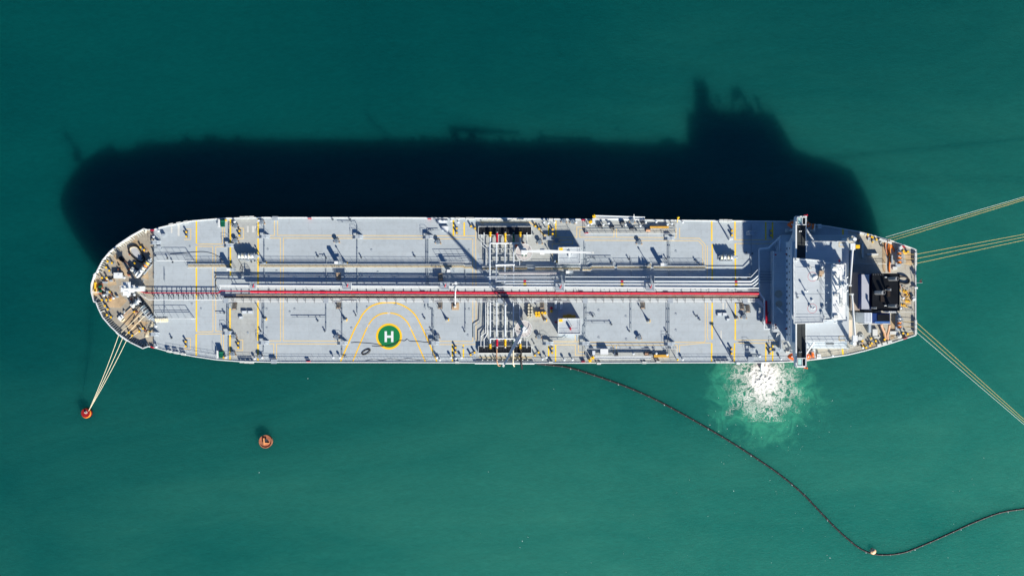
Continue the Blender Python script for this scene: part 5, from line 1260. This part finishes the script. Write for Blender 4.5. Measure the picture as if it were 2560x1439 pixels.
# bow lines down to the red buoy
gb = 'bow lines running down to the red mooring buoy'
bt = Z3(221.5, 1027, 3.5)
for i, ((a, b), dk, lb) in enumerate((((297, 836.5), (357, 781), 'cream mooring line to the red buoy, the one leaving the bow nearest the stem'), ((306.5, 845), (361, 790), 'cream mooring line to the red buoy, middle one of the three at the bow'), ((316, 851.5), (350, 826), 'cream mooring line to the red buoy, the one farthest from the stem'))):
    s = P(a, b, .75)
    rope('mooring_rope', [P(dk[0], dk[1], 1.4 if i < 2 else .8), s] + [s + (bt - s) * t / 12 - Vector((0, 0, 1.0 * 4 * (t / 12) * (1 - t / 12))) for t in range(1, 13)], .085, ropeC, lb, group=gb)
# stern lines
def stern(group, items, end, z=1.6):
    for st, p2, dk, mt, lb in items:
        s = P(st[0], st[1], .75)
        e = Vector(end)
        L = ([P(*dk, 1.0)] if dk else []) + [s] + [s + (e - s) * t / 12 for t in range(1, 13)]
        rope('mooring_rope', L, .05, mt, lb, group=group)
def meet(st, p2, st2, p22, z=1.6):
    """photo point where two of the lines meet, carried down to the water"""
    x1, y1, x2, y2 = *st, *p2; x3, y3, x4, y4 = *st2, *p22
    den = (x1 - x2) * (y3 - y4) - (y1 - y2) * (x3 - x4)
    px = ((x1 * y2 - y1 * x2) * (x3 - x4) - (x1 - x2) * (x3 * y4 - y3 * x4)) / den; py = ((x1 * y2 - y1 * x2) * (y3 - y4) - (y1 - y2) * (x3 * y4 - y3 * x4)) / den
    return px, py
e1 = meet((2214, 593), (2560, 492.3), (2230, 601), (2560, 500)); e2 = meet((2290, 636), (2560, 585.8), (2290, 659), (2560, 600.5)); e3 = meet((2290, 805), (2560, 1048), (2290, 829), (2560, 1060.5))
E1, E2, E3 = W_(*e1, 3.4), W_(*e2, 3.4), W_(*e3, 3.4)
stern('mooring lines leading off the upper quarter', [((2214, 593), 0, None, ropeW, 'pale green mooring line, uppermost of three off the upper quarter'), ((2220.5, 597.5), 0, (2225, 620), ropeY, 'yellow mooring line off the upper quarter beside the pale green one'), ((2230, 601.5), 0, (2224, 640), ropeY, 'yellow mooring line off the upper quarter, lower of the yellow pair')], E1)
stern('yellow mooring lines from the upper stern winch', [((2289.5, 636), 0, (2247, 636), ropeY, 'yellow stern line from the upper winch, top one of three'), ((2289.5, 647), 0, (2247, 647), ropeY, 'yellow stern line from the upper winch, middle one of three'), ((2289.5, 659), 0, (2247, 659), ropeY, 'yellow stern line from the upper winch, bottom one of three')], E2)
stern('mooring lines from the lower stern winch', [((2289.5, 804.5), 0, (2250, 803.5), ropeY, 'yellow stern line from the lower winch, upper of the yellow pair'), ((2289.5, 817), 0, (2250, 815.5), ropeY, 'yellow stern line from the lower winch, next to the white line'), ((2289.5, 829), 0, (2252, 826), ropeW, 'white stern line from the lower winch, lowest line of all')], E3)

def buoy(x, y, z, r, label, style='red'):
    c = W_(x, y, 0) if z is None else Vector((x, y, 0)); o = empty('mooring_buoy', (c.x, c.y, 0)); tag(o, label, 'buoy', 'round steel buoys on the water')
    if style == 'red':
        MB().cyl(c, r, -1.2, 1.5, 32).build('body', redb, o); MB().cyl(c, r, 1.5, 1.95, 32, r * .84).build('orange_shoulder', orgb, o)
        MB().cyl(c, r * .86, 1.95, 2.05, 32).build('deck_plate', redb, o)
        MB().ring(c, r * .98, r * 1.05, .2, .75, 32).build('fender_ring', ropeB, o)
        MB().ring(c + Vector((.2, .3, 0)), .28, .5, 2.05, 2.35, 16).cyl(c + Vector((.2, .3, 0)), .2, 2.0, 3.4, 10).build('mooring_hook', mat('galvanized_steel', (.5, .4, .38), .5), o)
    else:
        MB().cyl(c, r, -1.4, 1.5, 36).build('body', rusty, o)
        MB().ring(c, r * .9, r * 1.04, 1.5, 1.75, 36).build('rim', rusty, o)
        MB().box(c + Vector((-.4, .1, 1.9)), (.5, 2.3, .7), R(4)).box(c + Vector((.35, -.55, 1.85)), (2.0, .35, .6)).build('chain_cross', mat('orange_rust', (.72, .30, .12), .8, .3, .3, 3), o)
        MB().cyl(c + Vector((.25, .45, 0)), .3, 1.5, 2.1, 10).ring(c + Vector((.25, .45, 0)), .35, .55, 2.1, 2.2, 14).build('mooring_eye', darkm, o)
    return o
buoy(219.5, 1031, None, 1.75, 'red round mooring buoy with orange skirt, holding the three bow lines')
buoy(666.5, 1102, None, 2.2, 'rusty round mooring buoy floating free with a raised rim', 'rust')
for e, lb in ((E1, 'red mooring buoy out past the upper quarter where the pale green line ends'), (E2, 'red mooring buoy astern where the three yellow lines meet'), (E3, 'red mooring buoy out past the lower quarter where the white line ends')):
    buoy(e.x, e.y, 0, 1.75, lb)
# floating oil boom
bp = [(1342, 909), (1372, 912), (1420, 918), (1480, 936), (1560, 964), (1640, 999), (1720, 1042), (1800, 1088), (1880, 1138), (1950, 1186), (2005, 1232), (2045, 1273), (2085, 1315), (2120, 1347), (2150, 1370), (2180, 1383), (2215, 1386), (2260, 1380), (2310, 1361), (2380, 1330), (2440, 1303), (2500, 1281), (2560, 1271), (2640, 1262), (2760, 1270)]
bw = smoothpts([W_(a, b, .10) for a, b in bp], 10)
bo = empty('oil_boom', bw[0]); tag(bo, 'long black floating oil boom curving away from the tanker side', 'boom')
MB().tube(bw, .32, 8).build('float_tube', ropeB, bo)
m = MB(); acc_ = 0; nxt = 3.0; fl = []
for a, b in zip(bw, bw[1:]):
    d = (b - a).length
    while acc_ + d > nxt:
        q = a + (b - a) * ((nxt - acc_) / d); t = (b - a).normalized(); MB().tube([q - t * .12, q + t * .12], .38, 8).build('joint_clamp', mat('grey_clamp', (.10, .09, .10), .5), bo); fl.append((q.copy(), nxt)); nxt += 2.9
    acc_ += d

for k, (q, s) in enumerate(fl):
    if k % 6 == 3: MB().ball(q + Vector((.1, -.42, .16)), .17, 8).build('white_float', white, bo)
c = W_(2181.5, 1376.5, 0)
o = empty('boom_float', c); tag(o, 'round peach coloured float tied at the lowest bend of the boom', 'float')
MB().ball(c + Vector((0, 0, .35)), 1.1, 20, .8).build('shell', peach, o)
MB().box(c + Vector((-.25, .1, 1.15)), (.14, .8, .2)).box(c + Vector((0, .3, 1.15)), (.7, .14, .2)).build('lifting_bar', darkm, o)

# lifeboats under the wings, rafts beside them
def lifeboat(cy, lab):
    c = Z3(1998, cy, 19.4); L, W0, H = 7.8, 2.7, 2.6
    o = empty('lifeboat', c + Vector((0, 0, -1.2))); tag(o, lab, 'lifeboat', 'enclosed lifeboats hung under the bridge wings')
    vs = []; fs = []; M = 15; K = 14
    for i in range(M):
        t = -1 + 2 * i / (M - 1); w_ = W0 / 2 * max(.03, (1 - abs(t) ** 2.6)) ** .6; up = H / 2 * max(.05, (1 - abs(t) ** 4)) ** .5
        for k in range(K):
            a = 2 * math.pi * k / K; ca, sa = math.cos(a), math.sin(a)
            vs.append(c + Vector((t * L / 2, w_ * math.copysign(abs(ca) ** .7, ca), up * math.copysign(abs(sa) ** .8, sa) * (1 if sa > 0 else .85))))
    for i in range(M - 1):
        for k in range(K): fs.append((i * K + k, i * K + (k + 1) % K, (i + 1) * K + (k + 1) % K, (i + 1) * K + k))
    fs.append(tuple(range(K))[::-1]); fs.append(tuple((M - 1) * K + k for k in range(K)))
    m = MB(); m._add(vs, fs, True); m.build('hull', orange, o)
    MB().box(c + Vector((.6, 0, 1.35)), (1.5, 1.1, .6)).build('cockpit', orange, o)
    for s in (-1, 1): MB().box(c + Vector((s * 2.7, 0, 1.15)), (.35, .35, .4)).build('lifting_hook', white, o)
    MB().tube([c + Vector((-3, 1.38, -.1)), c + Vector((3, 1.38, -.1))], .08, 6).tube([c + Vector((-3, -1.38, -.1)), c + Vector((3, -1.38, -.1))], .08, 6).build('grab_line', ropeW, o)
lifeboat(562, 'orange red enclosed lifeboat under the upper bridge wing, in shade')
lifeboat(891, 'bright orange enclosed lifeboat under the lower bridge wing, in sun')
for s in (1, -1):
    for x in (1973, 2026):
        y = 577 if s > 0 else 877
        q = P(x, y, 0); o = MB().box(q + Vector((0, 0, 2.4)), (.35, .5, 4.8)).tube([q + Vector((0, 0, 4.8)), q + Vector((0, s * 1.9, 5.6))], .2, 6).build('boat_davit', white, ship)
        MB().box(q + Vector((-.9 if x < 1990 else .9, 0, .6)), (.9, 1.2, 1.0)).build('davit_winch', whiteR, o)
def raft(x, y, mt, lab, l=1.7, r=.55, rz=0, grp='liferaft canisters on the side decks'):
    c = P(x, y, 1.0); d = Vector((math.cos(rz), math.sin(rz), 0)) * l / 2
    o = empty('liferaft_canister', c - Vector((0, 0, 1.0))); tag(o, lab, 'liferaft', grp)
    MB().tube([c - d, c - d * .8, c + d * .8, c + d], r, 16).build('canister', mt, o)
    m = MB()
    for t in (-.45, .45): m.tube([c + d * (t - .05), c + d * (t + .05)], r * 1.04, 16)
    m.build('strap', ropeY if mt is orange else greym, o)
    MB().box(c - Vector((0, 0, .75)), (l * .7, r * 1.5, .5), rz).build('cradle', greym, o)
raft(2033.5, 568, orange, 'orange capsule standing across the deck behind the upper bridge wing', 2.2, .52, R(90)); raft(2048.5, 563.5, white, 'white liferaft canister by the rail behind the upper wing, outer one', 1.2, .36); raft(2048.5, 569.5, white, 'white liferaft canister behind the upper wing, inner one of the pair', 1.2, .36)
raft(2032, 886, orange, 'orange capsule standing across the deck behind the lower bridge wing', 2.0, .52, R(90)); raft(2047, 893, white, 'white liferaft canister by the rail behind the lower wing, outer one', 1.4, .42); raft(2047, 887, white, 'white liferaft canister behind the lower wing, inner one of the pair', 1.2, .36)

# drums
def drum(x, y, mt, lab, grp, r=.40, h=.95):
    c = P(x, y, .03); o = empty('drum', c); tag(o, lab, 'drum', grp)
    MB().cyl(c, r, c.z, c.z + h, 20).build('body', mt, o)
    MB().ring(c, r * .9, r * 1.05, c.z + h, c.z + h + .05, 20).cyl(c + Vector((r * .5, 0, 0)), .06, c.z + h, c.z + h + .05, 8).build('lid_rim', mt, o)
YD = [((1340.6, 782.7), 'yellow drum at the end of the long row nearest the white drums'), ((1347.7, 782.5), 'second yellow drum in the long row, counted from the white drums'), ((1355.6, 782.7), 'third yellow drum in the long row, counted from the white drums'), ((1363, 782.8), 'yellow drum at the end of the long row farthest from the white drums'), ((1341, 789.2), 'yellow drum of the short row, nearer the white drums'), ((1348, 789.2), 'yellow drum of the short row, farther from the white drums')]
for (x, y), lb in YD: drum(x, y, yellow, lb, 'yellow drums on the deck', .42)
WD = [((1322.5, 762.5), 'cream drum at the pipe end of the double row'), ((1322, 770), 'second cream drum of the inner row, counted from the pipes'), ((1322.3, 778), 'third cream drum of the inner row, counted from the pipes'), ((1322, 785), 'fourth cream drum of the inner row, counted from the pipes'), ((1321, 792.5), 'last cream drum of the inner row, by the crane'), ((1329.3, 770), 'first cream drum of the outer row, nearest the pipes'), ((1330, 778), 'second cream drum of the outer row, counted from the pipes'), ((1329, 785.6), 'third cream drum of the outer row, counted from the pipes'), ((1329, 792.2), 'last cream drum of the outer row, by the crane')]
cream = mat('cream_drum_paint', (.66, .60, .46), .5, .1, .1)
for (x, y), lb in WD: drum(x, y, cream, lb, 'cream drums stacked in two rows by the crane', .36, 1.3)
drum(1378.5, 770, redm, 'dark red drum standing between pipes and deckhouse', 'odd drums near the deckhouse', .42); drum(1378.5, 778, yellow, 'amber drum beside the dark red drum', 'odd drums near the deckhouse', .42)
drum(1291, 615, orange, 'small orange drum at the rim of the upper crane platform', 'orange drums by the upper crane', .3); drum(1309, 609, orange, 'orange drum above the upper crane platform', 'orange drums by the upper crane', .35)
for x0, y0, x1, y1, lb in ((1408, 788, 1418, 794.5, 'amber covered crate behind the deckhouse, nearest the yellow hatch'), (1418.5, 786, 1428.5, 794.5, 'tall amber covered crate in the middle behind the deckhouse'), (1429, 788, 1439, 794.5, 'amber covered crate behind the deckhouse, farthest from the yellow hatch')):
    o = MB().rect(x0, y0, x1, y1, .03, 2.0).build('covered_crate', tarp, None); tag(o, lb, 'crate', 'amber crates behind the lower deckhouse')
for x, y, lb in ((1389, 762, 'grey steel bottle rack between drums and deckhouse'), (1403, 764, 'short white bottle rack close to the pipes')):
    c = P(x, y, .03); o = empty('cylinder_rack', c); tag(o, lb, 'rack', 'bottle racks by the pipes')
    MB().box(c + Vector((0, 0, .1)), (.9, 3.0, .2)).build('base', greym, o)
    for k in range(2): MB().tube([c + Vector((-.2 + k * .4, -1.3, .5)), c + Vector((-.2 + k * .4, 1.3, .5))], .17, 8).build('bottle', pipem if k else white, o)

# hoses and coils
def hose(name, pts, r, mt, lab, cat='hose', grp=None, closed=False, k=6, n=8):
    L = smoothpts([P(*p) for p in pts], k, closed)
    return tag(MB().tube(L, r, n, closed=closed).build(name, mt, None), lab, cat, grp)
gh = 'cargo hoses hanging over the rail at the lower manifold'
hose('cargo_hose', [(1242, 872, 1.7), (1242, 880, 1.5), (1241.5, 892, 1.3), (1242, 902, 1.6), (1244, 909, 1.0), (1246, 913.5, -1.5), (1250, 914, -4), (1252, 910, -8), (1252, 903, -14)], .2, ropeT, 'brown cargo hose leaving the red manifold pipe over the rail', grp=gh)
hose('cargo_hose', [(1283, 872, 1.7), (1283, 884, 1.5), (1282.5, 900, 1.5), (1283, 909, 1.0), (1285, 915, -2), (1286, 914, -8), (1286, 908, -15)], .2, ropeC, 'tan cargo hose leaving the green manifold pipe over the rail', grp=gh)
hose('cargo_hose', [(1300, 872, 1.7), (1303, 880, 1.4), (1302, 892, 1.4), (1303, 904, 1.5), (1304, 915, .5), (1304.5, 922, -3), (1305, 918, -8), (1305, 908, -15)], .3, ropeB, 'black cargo hose leaving the last yellow manifold pipe over the rail', grp=gh)
q = P(1299.5, 890, .6); tag(MB().cyl(q, .35, q.z - .5, q.z + .3, 12).build('hose_saddle', yellow, None), 'small yellow saddle next to the black cargo hose', 'saddle')
hose('hose_coil', [(322, 620, .3), (330, 615, .3), (341, 616, .3), (349, 624, .3), (355, 636, .3), (361, 646, .3), (357, 655, .3), (346, 652, .3), (334, 643, .3), (325, 632, .3)], .30, ropeB, 'big black hose laid in a loop on the forecastle', closed=True)
for j, f in enumerate((.84,)):
    c = (341, 634); hose('rope_coil', [(c[0] + (a - c[0]) * f, c[1] + (b - c[1]) * f, .22) for a, b in ((322, 620), (330, 615), (341, 616), (349, 624), (355, 636), (361, 646), (357, 655), (346, 652), (334, 643), (325, 632))], .12, ropeC, 'thin tan rope lying just inside the big black hose loop', 'rope', closed=True)
MB().poly([(326, 622), (333, 618), (341, 620), (347, 628), (352, 639), (356, 646), (354, 651), (346, 648), (336, 640), (329, 631)], .03, .034).build('grey_deck_patch', mat('scrubbed_deck', (.42, .42, .44), .6, .2, .1), ship)
L = []
for t in range(80):
    a = t * .42; r_ = 5.5 + 1.6 * math.sin(t * .37); L.append((916 + math.cos(a) * r_ * 1.7 + math.sin(a) * 1.5, 879 - math.sin(a) * r_ * 1.0 - math.cos(a) * r_ * .6, .08 + t * .002))
hose('rope_coil', L, .055, ropeB, 'loose black rope coil beside the helicopter landing circle', 'rope', k=2, n=5)
hose('trailing_line', [(878, 857, .1), (890, 856, .1), (905, 857, .1), (930, 859, .1), (952, 863, .1), (962, 865, .12), (985, 861, .12), (998, 852, .12), (1012, 852, .1), (1018, 848, .1), (1026, 853, .1), (1050, 854, .1), (1066, 856, .1), (1080, 851, .1)], .05, ropeB, 'thin black line trailing across the landing circle', 'line')
hose('trailing_line', [(930, 865, .1), (950, 866, .1), (968, 864, .1), (985, 860, .1), (992, 855, .1)], .05, darkm, 'short dark line crossing the lower part of the landing circle', 'line')
hose('trailing_line', [(915, 902, .1), (935, 898, .1), (955, 901, .1), (975, 897, .1), (1000, 900, .1), (1020, 896, .1), (1045, 900, .1), (1070, 898, .1)], .045, darkm, 'thin dark line lying along the rail below the landing circle', 'line')
hose('trailing_line', [(596, 634, .1), (594, 645, .1), (600, 655, .1), (603, 664, .1), (600, 676, .1), (605, 680, .1), (606, 668, .1), (600, 656, .1), (597, 650, .1)], .06, darkm, 'dark line looped on the deck beside the upper mooring winch', 'line')
hose('trailing_line', [(425, 635, .1), (450, 634, .1), (480, 631, .1), (510, 630, .1), (530, 634, .1), (545, 641, .1), (556, 650, .1)], .05, darkm, 'long thin line curving over the yellow hatched bar near the bow', 'line')
def flake(x0, y0, x1, y1, n_, w_, mt, lab, r=.09, horiz=True, seed=1):
    rr = random.Random(seed); L = []
    for i in range(n_):
        t = i / (n_ - 1); cx, cy = x0 + (x1 - x0) * t, y0 + (y1 - y0) * t
        L.append((cx + (0 if horiz else (w_ if i % 2 else -w_)) + rr.uniform(-.6, .6), cy + ((w_ if i % 2 else -w_) if horiz else 0) + rr.uniform(-.6, .6), .1 + rr.uniform(0, .12)))
    return hose('rope_pile', L, r, mt, lab, 'rope', k=3, n=5)
flake(386, 800, 420, 799, 34, 5, ropeC, 'pale tan rope flaked in a straight bed behind the forecastle winch', .11, True, 2)
flake(384, 804, 366, 842, 40, 4.5, ropeC, 'pale tan rope heaped down the forecastle edge', .11, False, 3)
hose('rope_pile', [(327, 770, .3), (318, 778, .25), (308, 788, .2), (301, 795, .2), (300, 800, .2), (306, 803, .2), (312, 797, .2)], .16, ropeC, 'thick tan rope running from lower windlass to its chain stopper', 'rope')
hose('rope_pile', [(2217, 603, .3), (2213, 612, .3), (2215, 625, .3), (2219, 638, .3), (2223, 636, .3), (2220, 622, .3), (2222, 608, .3), (2218, 602, .3)], .17, ropeO, 'orange rope laid in a long loop under the stern roller fairleads', 'rope')
hose('rope_pile', [(2224, 602, .3), (2225, 630, .3), (2224, 655, .3), (2223, 668, .3), (2224, 681, .3)], .26, ropeO, 'thick orange rope lying straight across the aft deck', 'rope')
flake(2228, 614, 2236, 626, 16, 4, ropeO, 'tangled orange rope heap beside the upper stern winch', .12, True, 6)
flake(2250, 631, 2268, 632, 16, 2.5, mat('amber_rope', (.8, .45, .05), .8), 'amber rope heap between stern winch and fairleads', .12, True, 9)
hose('hose_coil', [(2250, 692, .6), (2262, 692, .5), (2271, 697, .4), (2273, 703, .4), (2270, 708, .4), (2262, 709, .4), (2250, 706, .6)], .28, ropeB, 'black hose curving out from behind the funnel')
for a, b, s in ((2262, 728, 4), (2268, 752, 5), (2258, 762, 7)): flake(a - 5, b, a + 6, b + 2, 12, 3, mat('amber_rope', (.8, .45, .05), .8), ['amber rope tangle abaft the funnel, closest to the black hose', 'amber rope tangle abaft the funnel, by the stern light', 'amber rope tangle abaft the funnel, closest to the blue house'][[4, 5, 7].index(s)], .09, True, s)
# flags
def flag(px, py, z, w_, h_, lab, pole=None, mt=None):
    b = Z3(px, py, z); m = MB(); vs = []; n = 8
    for i in range(n + 1):
        t = i / n; d = Vector((t * w_ * .35, t * w_ * .75, math.sin(t * 6) * .12))
        for q in (0, .5, 1): vs.append(b + d + Vector((.25 * math.sin(t * 7 + q), 0, -q * h_)))
    fs = []
    for i in range(n):
        for q in range(2): a = i * 3 + q; fs.append((a, a + 3, a + 4, a + 1))
    m._add(vs, fs, True); o = m.build('flag', mt or redf, None); tag(o, lab, 'flag', 'red flags'); return o
redf = mat('red_bunting', (.62, .02, .05), .8, .1)
flag(2098, 656, 33.5, 1.6, 1.3, 'small bright red flag flying by the radar mast')
flag(2302, 707, 18.8, 1.6, 1.4, 'faded red flag on the staff at the stern', mt=mat('faded_red_bunting', (.6, .15, .12), .8, .2))
MB().tube([Z3(2098, 659, cz), Z3(2098, 659, cz + 4.6)], .06, 6).build('signal_halyard_pole', white, ship)
bpy.context.view_layer.update()
for o in C.objects:
    if '_w' in o: del o['_w']
